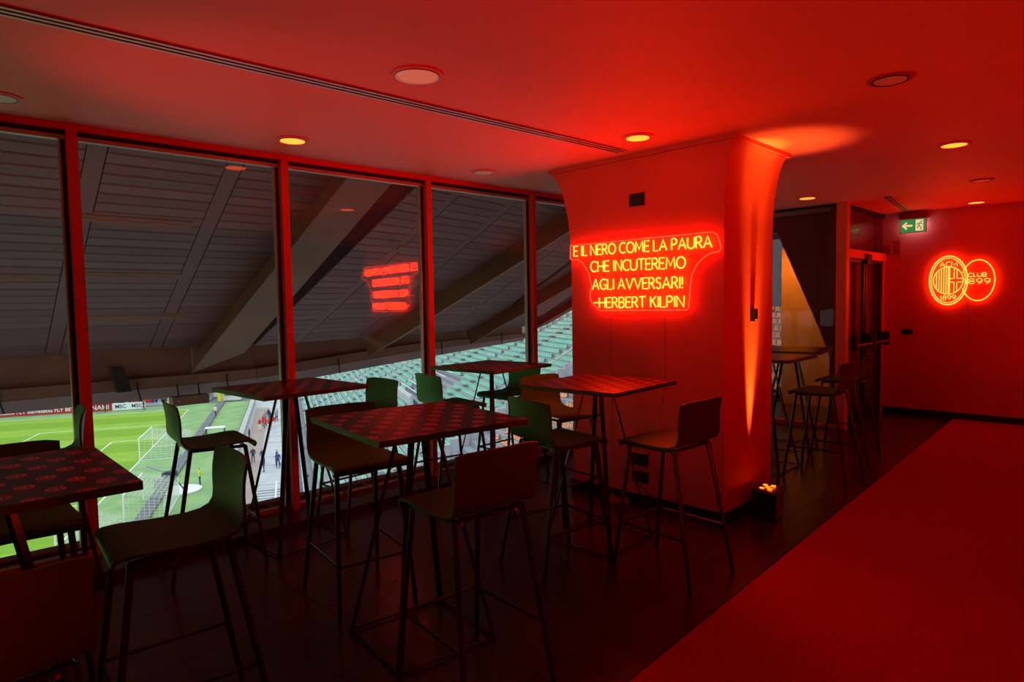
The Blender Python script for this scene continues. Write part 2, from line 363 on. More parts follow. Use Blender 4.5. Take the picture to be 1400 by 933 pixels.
# door in the x-direction wall at y 2.58
dr = struct(bpy.data.objects.new('door_1', None)); COL.objects.link(dr)
boxobj('transom_glass', 'smoke', dr, 8.10, 9.63, 2.57, 2.585, 2.12, 2.60)
boxobj('transom_frame', 'gasket', dr, 8.09, 9.64, 2.55, 2.60, 2.605, HC)
boxobj('transom_bar', 'paint', dr, 8.09, 9.64, 2.53, 2.60, 2.03, 2.13)
boxobj('door_jamb', 'paint', dr, 8.09, 8.16, 2.54, 2.60, 0, 2.03); boxobj('door_jamb', 'paint', dr, 9.56, 9.64, 2.54, 2.60, 0, 2.03)
for a, b in ((8.18, 8.84), (8.87, 9.54)):
    lf = boxobj('door_leaf', 'smoke', dr, a + .05, b - .05, 2.56, 2.572, .12, 1.98)
    m = MB(); m.box(a, a + .05, 2.55, 2.585, 0.01, 2.02); m.box(b - .05, b, 2.55, 2.585, 0.01, 2.02); m.box(a + .05, b - .05, 2.55, 2.585, .01, .12); m.box(a + .05, b - .05, 2.55, 2.585, 1.98, 2.02)
    m.obj('leaf_frame', 'black', lf)
    m = MB(); m.tube([(a + .05, 2.45, .985), (b - .06, 2.45, .985)], .016, 8); m.obj('push_bar', 'chrome', lf)
    m = MB(); m.box(a, a + .09, 2.44, 2.55, .93, 1.10); m.box(b - .1, b - .01, 2.44, 2.55, .93, 1.10); m.obj('bar_housing', 'black', lf)
boxobj('door_closer', 'black', dr, 8.76, 8.94, 2.50, 2.55, 1.97, 2.09)
boxobj('floor_stop', 'black', dr, 8.3, 8.36, 2.48, 2.54, 0, .12)
# red film behind door glazing: corridor wall beyond
struct(boxobj('wall_corridor', 'redpaint', None, 8.12, XR, 2.66, 2.72, 0, HC))

# ================================================================== ceiling fittings
DL = [((.545, 4.20), 0, 'unlit round ceiling downlight at the frame edge above the windows'), ((2.045, 4.03), 1, 'glowing round downlight in the ceiling close to the second red-lit mullion'),
      ((1.925, 2.52), 2, 'large dim round ceiling light with pale rim in front of the air slot'), ((3.695, 3.97), 0, 'unlit grey round downlight over the two back bar tables'),
      ((3.706, 2.466), 1, 'glowing round downlight directly in front of the red-lit column top'), ((5.62, 1.045), 1, 'glowing round downlight over the carpet to the side of the column'),
      ((9.25, 1.49), 1, 'glowing round downlight nearest the exit sign wall'), ((7.30, 2.69), 1, 'small glowing downlight beyond the column near the glass partition'),
      ((3.71, .968), 3, 'dark rimmed round ceiling light over the carpet, unlit'), ((8.95, 3.75), 1, 'added warm downlight brightening the tan panel behind the glass partition'), ((7.55, 1.18), 3, 'faint unlit ceiling light between two glowing ones by the badge wall')]
for k, ((x, y), st, lb) in enumerate(DL):
    t = thing('ceiling_downlight', lb, 'ceiling light', (x, y, HC), group='recessed ceiling downlights')
    r = .105 if st != 2 else .125
    MB().ring((0, 0), r - .022, r, -.007, -.0005, 32).obj('trim_ring', 'ceiling' if st != 3 else 'redpaint', t, True)
    MB().ring((0, 0), r - .026, r - .022, -.012, -.0005, 32).obj('inner_ring', 'chrome' if st in (0, 1, 2) else 'gasket', t, True)
    MB().cyl((0, 0, -.010), r - .03, .008, 28).obj('lens', ['lamp_off', 'lamp_on', 'lamp_dim', 'lamp_off'][st], t)
def slot(name, a, b, w_, label):
    a = Vector((*a, HC)); b = Vector((*b, HC)); d = b - a; L = d.length; t = thing(name, label, 'air vent', a, math.atan2(d.y, d.x), 'linear ceiling air slots')
    boxobj('vent_channel', 'gasket', t, 0, L, -w_ / 2, w_ / 2, -.005, -.0005)
    for k in range(3):
        y = -w_ / 2 + w_ * k / 2; boxobj('vent_strip', 'alu', t, 0, L, y - .008, y + .008, -.010, -.0052)
slot('ceiling_air_slot', (-2.6, 3.17), (3.97, 2.775), .075, 'long slim air slot with pale strips running over the bar tables')
slot('ceiling_air_slot', (7.95, 2.08), (9.55, 2.26), .07, 'short dark air slot in the ceiling in front of the exit sign')
spot('added_panel_light', (8.95, 3.75, 2.6), (9.62, 3.50, 1.0), 110, 110, .8, (1, .34, .03), .05)  # added light without a seen source, brightens the tan panel with its downlight
# smoke sensor patch behind pillar
t = thing('ceiling_sensor', 'small dark square sensor on the ceiling behind the column', 'sensor', (7.0, 3.05, HC)); boxobj('sensor_plate', 'black', t, -.12, .12, -.09, .09, -.02, -.0005)

# ================================================================== stools
def make_stool():
    t = thing('bar_stool', 'x', 'stool', group='bar stools round the high tables')
    prof = [(.222, .722), (.226, .740), (.218, .756), (.200, .764), (.15, .766), (.08, .761), (0, .757), (-.08, .757), (-.13, .763), (-.163, .778), (-.182, .803), (-.192, .84), (-.198, .88), (-.204, .93), (-.212, .98), (-.218, 1.012)]
    nu = 9; hw = .20; th = .011
    def surf(off):
        out = []
        for i, (y, z) in enumerate(prof):
            a = prof[max(0, i - 1)]; b = prof[min(len(prof) - 1, i + 1)]; d = Vector((b[0] - a[0], b[1] - a[1])).normalized(); nrm = Vector((-d.y, d.x))   # points below / behind
            back = max(0, min(1, (z - .78) / .12))
            for k in range(nu):
                u = -1 + 2 * k / (nu - 1); x = u * hw
                yy = y + back * .022 * u * u; zz = z
                if i == len(prof) - 1: zz -= .010 * abs(u) ** 6
                if i == 0: yy -= .006 * abs(u) ** 6
                out.append((x * (1 - .02 * back), yy + nrm.x * off, zz + nrm.y * off))
        return out
    A = surf(0); B = surf(th); n = len(A); m = MB(); fs = []
    W = lambda i, k, o: o * n + i * nu + k
    for i in range(len(prof) - 1):
        for k in range(nu - 1):
            fs.append((W(i, k, 0), W(i, k + 1, 0), W(i + 1, k + 1, 0), W(i + 1, k, 0))); fs.append((W(i, k, 1), W(i + 1, k, 1), W(i + 1, k + 1, 1), W(i, k + 1, 1)))
        fs.append((W(i, 0, 0), W(i + 1, 0, 0), W(i + 1, 0, 1), W(i, 0, 1))); fs.append((W(i, nu - 1, 0), W(i, nu - 1, 1), W(i + 1, nu - 1, 1), W(i + 1, nu - 1, 0)))
    e = len(prof) - 1
    for k in range(nu - 1):
        fs.append((W(0, k, 0), W(0, k, 1), W(0, k + 1, 1), W(0, k + 1, 0))); fs.append((W(e, k, 0), W(e, k + 1, 0), W(e, k + 1, 1), W(e, k, 1)))
    # split into seat and backrest at the bend
    cut = 9
    def sub(i0, i1, name):
        q = MB(); idx = {}; 
        for f in fs:
            rows = [(v % n) // nu for v in f]
            if min(rows) >= i0 and max(rows) <= i1:
                g = []
                for v in f:
                    if v not in idx: idx[v] = len(q.v); q.v.append((A + B)[v])
                    g.append(idx[v])
                q.f.append(tuple(g))
        return q.obj(name, 'shell', t, True)
    sub(0, cut, 'seat'); sub(cut, e, 'backrest')
    top = [(-.165, .165, .728), (.165, .165, .728), (.165, -.135, .738), (-.165, -.135, .738)]
    ft = [(-.205, .255, .0), (.205, .255, .0), (.215, -.265, .0), (-.215, -.265, .0)]
    fr = MB(); fr.tube(top, .010, 6, closed=True); fr.obj('seat_frame', 'leg', t)
    for a, b in zip(top, ft):
        MB().tube([a, (b[0], b[1], .004)], [.0125, .0115], 8).obj('leg', 'leg', t, True)
    lerp = lambda a, b, z: tuple(a[i] + (b[i] - a[i]) * (a[2] - z) / a[2] for i in range(3))
    q = [lerp(a, b, .27) for a, b in zip(top, ft)]
    for a, b in ((q[3], q[0]), (q[0], q[1]), (q[1], q[2])): MB().tube([a, b], .008, 6).obj('footrest_bar', 'leg', t)
    for a in top: MB().cyl((a[0] * .8, a[1], .720), .007, .012, 8).obj('screw', 'chrome', t)
    return t
ST = [('black bar stool on the column side of the wall table, back turned to the carpet', 3.22, 1.93, -4), ('black bar stool with green-lit back at the window side end of the wall table', 2.83, 2.46, -101),
      ('black bar stool in the foreground with its back to us, at the middle table', 1.69, 1.94, -6), ('black bar stool on the far side of the middle table facing us', 1.80, 2.97, 170),
      ('black bar stool with pale green-lit shell standing before the window between two mullions', 1.43, 4.02, -97), ('near bar stool seen side on with bright green-lit inner back, beside the left table', .75, 2.47, 84),
      ('nearest bar stool, its black backrest filling the bottom corner of the view', .125, 1.86, 4), ('black bar stool on the window side of the left table, facing us', .36, 3.10, 178),
      ('bar stool standing against the first red-lit mullion behind the left table', .63, 4.27, 82), ('bar stool with dim green-lit back between the window table and the middle table', 2.50, 4.05, 91),
      ('bar stool with bright green-lit back facing the rear table by the window', 3.30, 4.00, -98), ('black bar stool tucked at the far end of the rear window table', 4.07, 4.08, 90),
      ('black bar stool behind the wall table facing us beside the column', 3.56, 3.07, 175), ('black bar stool beyond the column, the nearer one to the carpet', 5.83, 2.00, 0),
      ('black bar stool beyond the column, the farther one next to the door', 6.82, 2.13, 2)]
s0 = make_stool()
for i, (lb, x, y, a) in enumerate(ST):
    if i == 0: s0.location = (x, y, 0); s0.rotation_euler = (0, 0, math.radians(a)); s0['label'] = lb
    else: dup(s0, (x, y, 0), math.radians(a), lb)
# ================================================================== tables
def make_table():
    t = thing('bar_table', 'x', 'table', group='square high bar tables')
    h = .365; z = 1.006; 
    top = MB().box(-h, h, -h, h, -.013, .013).obj('table_top', 'top', t); top.location = (0, 0, z + .013)
    top.data.materials.append(MT['edge']); top.data.materials.append(MT['black'])
    for p in top.data.polygons:
        if p.normal.z < -.5: p.material_index = 2
        elif abs(p.normal.z) < .5: p.material_index = 1
    MB().box(-.11, .11, -.11, .11, z - .006, z).obj('mounting_plate', 'leg', t)
    b = .245
    for sx_, sy_ in ((-1, -1), (1, -1), (1, 1), (-1, 1)):
        MB().bar((sx_ * .06, sy_ * .06, z - .006), (sx_ * b, sy_ * b, .0), .028, .010, (sx_, -sy_, 0)).obj('leg', 'leg', t)
    c = [(-b, -b, .012), (b, -b, .012), (b, b, .012), (-b, b, .012)]
    for k in range(4): MB().tube([c[k], c[(k + 1) % 4]], .006, 6).obj('base_rod', 'leg', t)
    return t
TB = [('square bar table at the left with rows of printed roundels on its top', .22, 2.535, -2), ('bar table with printed top standing at the window beside the second mullion', 1.97, 4.03, 2),
      ('bar table in the middle of the room with red-lit dotted top', 1.775, 2.39, -8), ('bar table standing at the window in front of the third mullion', 3.75, 3.98, 4),
      ('bar table next to the red-lit column below the neon writing', 3.33, 2.53, 3), ('bar table half hidden beyond the column, the lower one in view', 5.82, 2.53, 2),
      ('bar table behind the column, farther one reaching towards the door', 6.80, 2.68, 11)]
t0 = make_table()
for i, (lb, x, y, a) in enumerate(TB):
    if i == 0: t0.location = (x, y, 0); t0.rotation_euler = (0, 0, math.radians(a)); t0['label'] = lb
    else: dup(t0, (x, y, 0), math.radians(a), lb)

# ================================================================== neon signs: single-stroke letters
def arc(cx_, cy_, rx, ry, a0, a1, n=10): return [(cx_ + rx * math.cos(math.radians(a0 + (a1 - a0) * k / n)), cy_ + ry * math.sin(math.radians(a0 + (a1 - a0) * k / n))) for k in range(n + 1)]
G = {'A': (.78, [[(0, 0), (.39, 1), (.78, 0)], [(.14, .34), (.64, .34)]]), 'B': (.58, [[(0, 0), (0, 1), (.3, 1)] + arc(.3, .76, .22, .24, 90, -90, 6) + [(0, .52)], [(.3, .52)] + arc(.3, .26, .26, .26, 90, -90, 6) + [(0, 0)]]),
     'C': (.68, [arc(.42, .5, .42, .5, 55, 305, 12)]), 'E': (.5, [[(.5, 1), (0, 1), (0, 0), (.5, 0)], [(0, .52), (.42, .52)]]), 'G': (.72, [arc(.42, .5, .42, .5, 55, 300, 12) + [(.68, .45), (.42, .45)]]),
     'H': (.66, [[(0, 0), (0, 1)], [(.66, 0), (.66, 1)], [(0, .5), (.66, .5)]]), 'I': (.08, [[(.04, 0), (.04, 1)]]), 'K': (.58, [[(0, 0), (0, 1)], [(.55, 1), (0, .45)], [(.2, .6), (.58, 0)]]),
     'L': (.46, [[(0, 1), (0, 0), (.46, 0)]]), 'M': (.88, [[(0, 0), (.08, 1), (.44, .25), (.80, 1), (.88, 0)]]), 'N': (.68, [[(0, 0), (0, 1), (.68, 0), (.68, 1)]]),
     'O': (.84, [arc(.42, .5, .42, .5, 0, 360, 16)]), 'P': (.54, [[(0, 0), (0, 1), (.28, 1)] + arc(.28, .74, .26, .26, 90, -90, 6) + [(0, .48)]]),
     'R': (.58, [[(0, 0), (0, 1), (.28, 1)] + arc(.28, .75, .25, .25, 90, -90, 6) + [(0, .5)], [(.26, .5), (.58, 0)]]), 'S': (.5, [arc(.26, .76, .22, .24, 30, 270, 8)[:-1] + arc(.24, .26, .24, .26, 90, -150, 8)]),
     'T': (.64, [[(0, 1), (.64, 1)], [(.32, 1), (.32, 0)]]), 'U': (.68, [[(0, 1), (0, .34)] + arc(.34, .34, .34, .34, 180, 360, 8) + [(.68, 1)]]), 'V': (.74, [[(0, 1), (.37, 0), (.74, 1)]]),
     '!': (.08, [[(.04, .32), (.04, 1)], [(.04, .0), (.04, .1)]]), '-': (.42, [[(0, .5), (.42, .5)]]),
     '1': (.3, [[(0, .8), (.24, 1), (.24, 0)]]), '8': (.56, [arc(.28, .75, .23, .25, 0, 360, 10), arc(.28, .25, .28, .25, 0, 360, 10)]), '9': (.58, [arc(.28, .68, .28, .32, 0, 360, 10), [(.56, .68), (.5, .3), (.2, 0)]])}
def letters(txt, a, b, hgt, place, parent, r, mt, thick=5):
    """txt between planar points a and b (u, v of the baseline), letters of height hgt; place(u, v) -> world."""
    gap = .17; adv = []; tot = 0
    for ch in txt:
        if ch == ' ': adv.append((tot, None)); tot += .34; continue
        adv.append((tot, ch)); tot += G[ch][0] + gap
    tot -= gap; a = Vector(a); b = Vector(b); d = (b - a) / tot; up = Vector((-0.0, 1.0)) * hgt
    for x, ch in adv:
        if ch is None: continue
        m = MB()
        for st in G[ch][1]:
            P = [a + d * (x + u) + up * v for u, v in st]
            cl = (Vector(st[0]) - Vector(st[-1])).length < 1e-6
            m.tube([place(p.x, p.y) for p in (P[:-1] if cl else P)], r, thick, closed=cl, up=place(0, 0, True))
        m.obj('letter', mt, parent)
XS = 4.072   # sign stands just off the column face
def pl_s(u, v, nrm=False): return (-1, 0, 0) if nrm else (XS, -u, v)     # u = -y
sg = thing('neon_sign', 'neon lettering inside a shirt outline on the red-lit column face', 'neon sign')
for txt, y0, z0, y1, z1, hg in (('E IL NERO COME LA PAURA', 3.325, 1.925, 2.125, 1.910, .078), ('CHE INCUTEREMO', 3.155, 1.792, 2.325, 1.780, .080),
                                ('AGLI AVVERSARI!', 3.140, 1.652, 2.345, 1.640, .080), ('-HERBERT KILPIN', 3.125, 1.508, 2.335, 1.508, .078)):
    letters(txt, (-y0, z0), (-y1, z1), hg, pl_s, sg, .0062, 'neon')
ol = [(3.358, 2.012), (2.12, 2.012), (2.085, 1.99), (2.055, 1.90), (2.07, 1.878), (2.13, 1.872), (2.185, 1.845), (2.235, 1.80), (2.275, 1.73), (2.285, 1.66), (2.298, 1.50), (2.315, 1.487), (3.075, 1.487), (3.115, 1.52), (3.150, 1.55), (3.165, 1.60), (3.150, 1.68), (3.175, 1.78), (3.235, 1.865), (3.28, 1.893), (3.34, 1.898), (3.362, 1.91)]
MB().tube([(XS, y, z) for y, z in ol], .0042, 5, closed=True, up=(-1, 0, 0)).obj('outline_tube', 'neon_rim', sg)
for y, z in ((3.3, 1.98), (2.4, 1.99), (2.35, 1.52), (3.0, 1.5), (3.1, 1.86), (2.3, 1.86)): MB().box(XS + .002, 4.099, y - .004, y + .004, z - .004, z + .004).obj('standoff', 'chrome', sg)
def cable(name, pts, r, lb, mt='black', grp=None):
    o = MB().tube(pts, r, 5).obj(name, mt); return tag(o, lb, 'cable', grp)
cable('power_cable', [(4.094, 2.98, 1.48), (4.094, 2.985, 1.2), (4.093, 2.975, .9), (4.094, 2.98, .6), (4.06, 2.95, .3), (4.03, 2.93, .1), (3.98, 2.90, .012)], .0028, 'thin pale cable hanging down the column below the neon writing', 'alu')
cable('power_cable', [(4.094, 2.50, 1.48), (4.094, 2.505, 1.2), (4.094, 2.50, .95), (4.09, 2.55, .62), (4.088, 2.66, .36)], .0022, 'thin cable from the neon sign to the wall sockets', 'alu')
tg = []
for k in range(60):
    a = k * .62; rr_ = .05 + .05 * math.sin(k * .9); tg.append((3.97 + rr_ * math.cos(a) * .9, 2.86 + rr_ * math.sin(a) * 1.3, .012 + .05 * abs(math.sin(k * 1.3))))
cable('cable_tangle', tg, .003, 'loose tangle of thin wire on the floor under the wall table', 'redpaint')
cable('power_cable', [(4.085, 2.72, .23), (4.04, 2.68, .17), (4.03, 2.60, .12), (4.04, 2.56, .08), (4.02, 2.66, .06), (4.0, 2.80, .02)], .004, 'black looped cable hanging from the lower wall socket')
def plate(name, x0, x1, y0, y1, z0, z1, lb, cat, mt='black', dots=()):
    t = thing(name, lb, cat, ((x0 + x1) / 2, (y0 + y1) / 2, (z0 + z1) / 2)); c = t.location
    boxobj('cover_plate', mt, t, x0 - c[0], x1 - c[0], y0 - c[1], y1 - c[1], z0 - c[2], z1 - c[2])
    for (dy, dz, s_) in dots: boxobj('insert', 'gasket', t, x0 - c[0] - .004, x0 - c[0], dy - s_, dy + s_, dz - s_ * .6, dz + s_ * .6)
    return t
plate('thermostat', 4.088, 4.0995, 2.672, 2.800, 2.262, 2.352, 'small dark wall controller high on the column face', 'thermostat', 'black', ((-.03, .012, .018), (.03, .010, .018)))
plate('wall_socket', 4.086, 4.0995, 2.652, 2.795, .310, .398, 'upper black socket plate low on the column', 'socket', dots=((-.03, 0, .018), (.03, 0, .018)))
plate('wall_socket', 4.086, 4.0995, 2.652, 2.790, .180, .262, 'lower black socket plate low on the column with cable', 'socket', dots=((-.03, 0, .018), (.03, 0, .018)))
t = thing('motion_sensor', 'small square sensor on the column side above the light beam', 'sensor', (4.53, 2.05, 1.44)); boxobj('sensor_box', 'black', t, -.032, .032, -.03, -.0005, -.045, .045); boxobj('sensor_eye', 'lamp_off', t, -.012, .012, -.034, -.03, -.04, -.03)

# badge sign on the far wall
bs = thing('neon_badge', 'neon club badge of two overlapping ovals on the far red-lit wall', 'neon sign')
XB = XR - .03
def pl_b(u, v, nrm=False): return (-1, 0, 0) if nrm else (XB, -u, v)
def oval(cy_, cz, ry, rz, r, nm, a0=0, a1=360, n=40):
    full = a1 - a0 >= 360; pts = [(XB, cy_ - ry * math.cos(math.radians(a0 + (a1 - a0) * k / n)), cz + rz * math.sin(math.radians(a0 + (a1 - a0) * k / n))) for k in range(n if full else n + 1)]
    MB().tube(pts, r, 5, closed=full, up=(-1, 0, 0)).obj(nm, 'neon_badge', bs)
BY, BZ = 1.822, 1.750
oval(BY, BZ, .202, .305, .0075, 'outer_oval'); oval(BY, BZ, .180, .280, .0050, 'inner_oval'); oval(BY, BZ, .158, .172, .0060, 'shield_circle')
for dx in (-.125, -.098, -.072, -.046, -.022, .0, .014):
    hz = .172 * math.sqrt(max(0, 1 - (dx / .158) ** 2)); MB().tube([(XB, BY - dx, BZ - hz), (XB, BY - dx, BZ + hz)], .0055, 5).obj('stripe', 'neon_badge', bs)
for dx, s_ in ((.062, 1), (.092, 1), (.062, -1), (.092, -1)):
    hz = .172 * math.sqrt(max(0, 1 - (dx / .158) ** 2)); MB().tube([(XB, BY - dx, BZ + s_ * .022), (XB, BY - dx, BZ + s_ * hz)], .005, 5).obj('cross_line', 'neon_badge', bs)
for dz in (-.022, .022):
    MB().tube([(XB, BY - .016, BZ + dz), (XB, BY - .062, BZ + dz)], .005, 5).obj('cross_line', 'neon_badge', bs); MB().tube([(XB, BY - .092, BZ + dz), (XB, BY - .155, BZ + dz)], .005, 5).obj('cross_line', 'neon_badge', bs)
letters('ACM', (-(BY + .092), BZ + .172), (-(BY - .092), BZ + .172), .062, pl_b, bs, .005, 'neon_badge')
letters('1899', (-(BY + .085), BZ - .245), (-(BY - .085), BZ - .235), .052, pl_b, bs, .0045, 'neon_badge')
B2 = 1.515
oval(B2, 1.742, .168, .250, .0065, 'club_oval', -157, 157)
letters('CLUB', (-(B2 + .10), 1.785), (-(B2 - .085), 1.785), .046, pl_b, bs, .0045, 'neon_badge')
letters('1899', (-(B2 + .145), 1.700), (-(B2 - .125), 1.700), .062, pl_b, bs, .0045, 'neon_badge')
cable('power_cable', [(9.64, 1.62, 1.49), (9.643, 1.60, 1.3), (9.643, 1.57, 1.0)], .003, 'thin cable trailing down the wall below the neon badge', 'redpaint')
plate('wall_socket', XR - .012, XR - .0005, 2.205, 2.335, 1.06, 1.13, 'black socket plate on the far wall below the exit sign', 'socket')
plate('wall_switch', XR - .012, XR - .0005, 2.43, 2.54, 1.06, 1.13, 'small red tinted switch plate next to the door', 'switch', 'paint')
t = plate('fire_notice', XR - .012, XR - .0005, 2.345, 2.575, 2.075, 2.335, 'faint red safety notice on the wall beside the exit sign', 'notice', 'paint')
me = MB(); me.box(-.008, -.006, -.09, -.01, -.10, .10); me.box(-.008, -.006, .02, .09, -.10, .02); me.ring((0, 0), .022, .03, -.001, .001, 16)
boxobj('pictogram', 'redpaint', t, -.009, -.0061, -.095, -.012, -.10, .09); boxobj('pictogram', 'redpaint', t, -.009, -.0061, .015, .095, -.10, .03)

# exit sign
ex = thing('exit_sign', 'green lit exit sign with arrow and running figure under the ceiling', 'exit sign', (9.55, 2.20, 2.47))
boxobj('housing', 'pipe', ex, -.05, .09, -.15, .15, .085, .17)
MT['exitg'] = emis('exit_green_panel', (.03, .20, .05)); MT['exitw'] = emis('exit_white_print', (.9, .62, .30)); MT['exitlamp'] = emis('exit_lamp_white', (3.2, 3.6, 4.6))
sp = boxobj('sign_panel', 'exitg', ex, -.012, .0, -.142, .142, -.09, .075)
fr = MB(); fr.box(-.014, .004, -.15, -.142, -.098, .083); fr.box(-.014, .004, .142, .15, -.098, .083); fr.box(-.014, .004, -.142, .142, -.098, -.09); fr.box(-.014, .004, -.142, .142, .075, .083); fr.obj('sign_frame', 'white', ex)
ar = MB(); X_ = lambda u, v, t_: (t_, -u, v)
ar.prism([(-.125, -.005), (-.075, .045), (-.06, .032), (-.085, .007), (-.005, .007), (-.005, -.017), (-.085, -.017), (-.06, -.042), (-.075, -.055)], X_, -.016, -.0125); ar.obj('arrow', 'exitw', sp)
dm = MB(); dm.box(-.016, -.0125, -.115, -.03, -.075, .065); dm.obj('door_mark', 'exitw', sp)
rm = MB(); X2 = lambda u, v, t_: (t_, -u, v)
rm.prism([(.085, .045), (.10, .05), (.105, .035), (.09, .03)], X2, -.019, -.0165)
for a, b in (((.085, .028), (.065, -.01)), ((.065, -.01), (.05, -.045)), ((.068, -.012), (.095, -.035)), ((.095, -.035), (.09, -.065)), ((.083, .022), (.055, .018)), ((.055, .018), (.045, -.002)), ((.085, .022), (.108, .005))):
    d = Vector((b[0] - a[0], b[1] - a[1])).normalized() * .005; rm.prism([(a[0] - d.y, a[1] + d.x), (a[0] + d.y, a[1] - d.x), (b[0] + d.y, b[1] - d.x), (b[0] - d.y, b[1] + d.x)], X2, -.019, -.0165)
rm.obj('running_figure', 'exitg', sp)
boxobj('back_lamp', 'exitlamp', ex, .012, .03, -.12, .12, -.06, .06)

# LED uplights on the floor
def led(x, y, rz, lb, grp=None):
    t = thing('led_uplight', lb, 'floor lamp', (x, y, .009 if y < 1.3 else 0), rz, 'battery LED uplights')
    m = MB(); m.hexa([(-.10, -.085, .012), (.10, -.085, .012), (.10, .085, .012), (-.10, .085, .012)], [(-.10, -.095, .19), (.10, -.095, .19), (.10, .075, .205), (-.10, .075, .205)]); m.obj('lamp_body', 'black', t)
    m = MB(); m.hexa([(-.105, -.10, .19), (.105, -.10, .19), (.105, .08, .205), (-.105, .08, .205)], [(-.095, -.09, .203), (.095, -.09, .203), (.095, .07, .218), (-.095, .07, .218)]); bz = m.obj('lamp_bezel', 'leg', t)
    for (a, b) in ((-.045, -.035), (-.045, .02), (.0, -.008), (.045, -.035), (.045, .02)): 
        MB().cyl((a, b, .212), .017, .004, 12).obj('led_lens', 'ledlens', bz)
    MB().cyl((.03, -.094, .08), .01, .0, 10)
    m = MB(); m.box(.02, .035, -.095, -.088, .075, .09); m.obj('power_button', 'chrome', t)
    for a, b in ((-.08, -.07), (.08, -.07), (.08, .07), (-.08, .07)): MB().cyl((a, b, 0), .012, .012, 8).obj('rubber_foot', 'gasket', t)
    return t
led(4.48, 1.915, math.radians(8), 'small black LED uplight box glowing on the floor at the column corner')
for (p, *_r), nm in zip(UPLIGHTS, ('by the back wall', 'halfway along the carpet', 'near the badge wall', 'behind the left table', 'at the left end of the windows')):
    led(p[0], p[1], 0, 'black LED uplight box on the floor ' + nm)

# ================================================================== OUTSIDE: soffit of the upper tier
sof = thing('upper_tier', 'brown slatted underside of the stadium upper tier with raking beams', 'stadium tier')
TS = .592; cs = math.cos(math.radians(30.6)); sn = math.sin(math.radians(30.6))
def z1(x, y): return 4.2 - TS * (y + .045 * x - 5.2)
Bpt = [Vector((4.18, 9.90)), Vector((11.96, 11.35)), Vector((17.5, 16.8))]
def facet(a, b, zb=.961):
    t = (b - a).normalized(); nn = Vector((t.y, -t.x)); return a, t, nn, zb      # along t, up-slope horizontal nn
def fp(F, s, r, off=0):   # s along, r up-slope distance (sloping metres), off below
    a, t, nn, zb = F; h = r * cs; p = a + t * s + nn * h
    return Vector((p.x + nn.x * off * sn * -1, p.y + nn.y * off * sn * -1, zb + r * sn - off * cs))
# facet 1 (parallel to the glazing), facet 2, facet 3
a1 = Vector((-6.0, 11.02)); b1 = Vector((3.60, 10.58))
F1 = facet(a1, b1, .955); F2 = facet(Bpt[0], Bpt[1]); F3 = facet(Bpt[1], Bpt[2])
def soffit_facet(F, L, seams, rows, pitch, wid=.16, back=True, mass=False):
    mb = MB()
    # dark backing board
    if back:
        MB().hexa([fp(F, -.3, 0, -.05), fp(F, L + .3, 0, -.05), fp(F, L + .3, rows * pitch, -.05), fp(F, -.3, rows * pitch, -.05)], [fp(F, -.3, 0, -.12), fp(F, L + .3, 0, -.12), fp(F, L + .3, rows * pitch, -.12), fp(F, -.3, rows * pitch, -.12)]).obj('backing_board', 'joint', sof)
    for s_ in seams[1:-1]:
        MB().hexa([fp(F, s_ - wid / 2, 0, -.01), fp(F, s_ + wid / 2, 0, -.01), fp(F, s_ + wid / 2, rows * pitch, -.01), fp(F, s_ - wid / 2, rows * pitch, -.01)], [fp(F, s_ - wid / 2, 0, -.049), fp(F, s_ + wid / 2, 0, -.049), fp(F, s_ + wid / 2, rows * pitch, -.049), fp(F, s_ - wid / 2, rows * pitch, -.049)]).obj('seam_strip', 'soffit', sof)
    for i in range(len(seams) - 1):
        s0_, s1_ = seams[i] + wid / 2 + .012, seams[i + 1] - wid / 2 - .012
        for r in range(rows):
            g = .015; ra, rb = r * pitch + g, (r + 1) * pitch - g; e = .003 * math.sin(r * 12.9 + i * 4.1)
            MB().hexa([fp(F, s0_, ra, e), fp(F, s1_, ra, e), fp(F, s1_, rb, e), fp(F, s0_, rb, e)], [fp(F, s0_, ra, -.049), fp(F, s1_, ra, -.049), fp(F, s1_, rb, -.049), fp(F, s0_, rb, -.049)]).obj('slat', ('soffit', 'soffit_b', 'soffit_c')[(r * 7 + i * 3) % 3], sof) if not mass else mb.hexa([fp(F, s0_, ra, e), fp(F, s1_, ra, e), fp(F, s1_, rb, e), fp(F, s0_, rb, e)], [fp(F, s0_, ra, -.049), fp(F, s1_, ra, -.049), fp(F, s1_, rb, -.049), fp(F, s0_, rb, -.049)])
    if mass: mb.obj('slat_mass', 'soffit', sof)['kind'] = 'stuff'
t1 = F1[1]
sx1 = lambda x: (x - a1.x) / t1.x
soffit_facet(F1, sx1(4.6), [sx1(v) for v in (.50, 1.80, 3.06, 4.6)], 33, .153)
soffit_facet(F2, 5.9, [0, .86, 2.12, 3.38, 4.64, 5.90], 34, .155)
soffit_facet(F2, 8.0, [5.90, 7.16, 8.0], 34, .155, mass=True)
soffit_facet(F3, 7.8, [0, 2.5, 5.0, 7.8], 20, .155, mass=True)
MB().hexa([fp(F3, -1, 20 * .155, -.03), fp(F3, 26, 20 * .155, -.03), fp(F3, 26, 40 * .155, -.03), fp(F3, -1, 40 * .155, -.03)], [fp(F3, -1, 20 * .155, -.1), fp(F3, 26, 20 * .155, -.1), fp(F3, 26, 40 * .155, -.1), fp(F3, -1, 40 * .155, -.1)]).obj('top_board', 'soffit_b', sof)
MB().hexa([fp(F3, 7.8, 0, -.03), fp(F3, 26, 0, -.03), fp(F3, 26, 20 * .155, -.03), fp(F3, 7.8, 20 * .155, -.03)], [fp(F3, 7.8, 0, -.1), fp(F3, 26, 0, -.1), fp(F3, 26, 20 * .155, -.1), fp(F3, 7.8, 20 * .155, -.1)]).obj('end_board', 'soffit_b', sof)
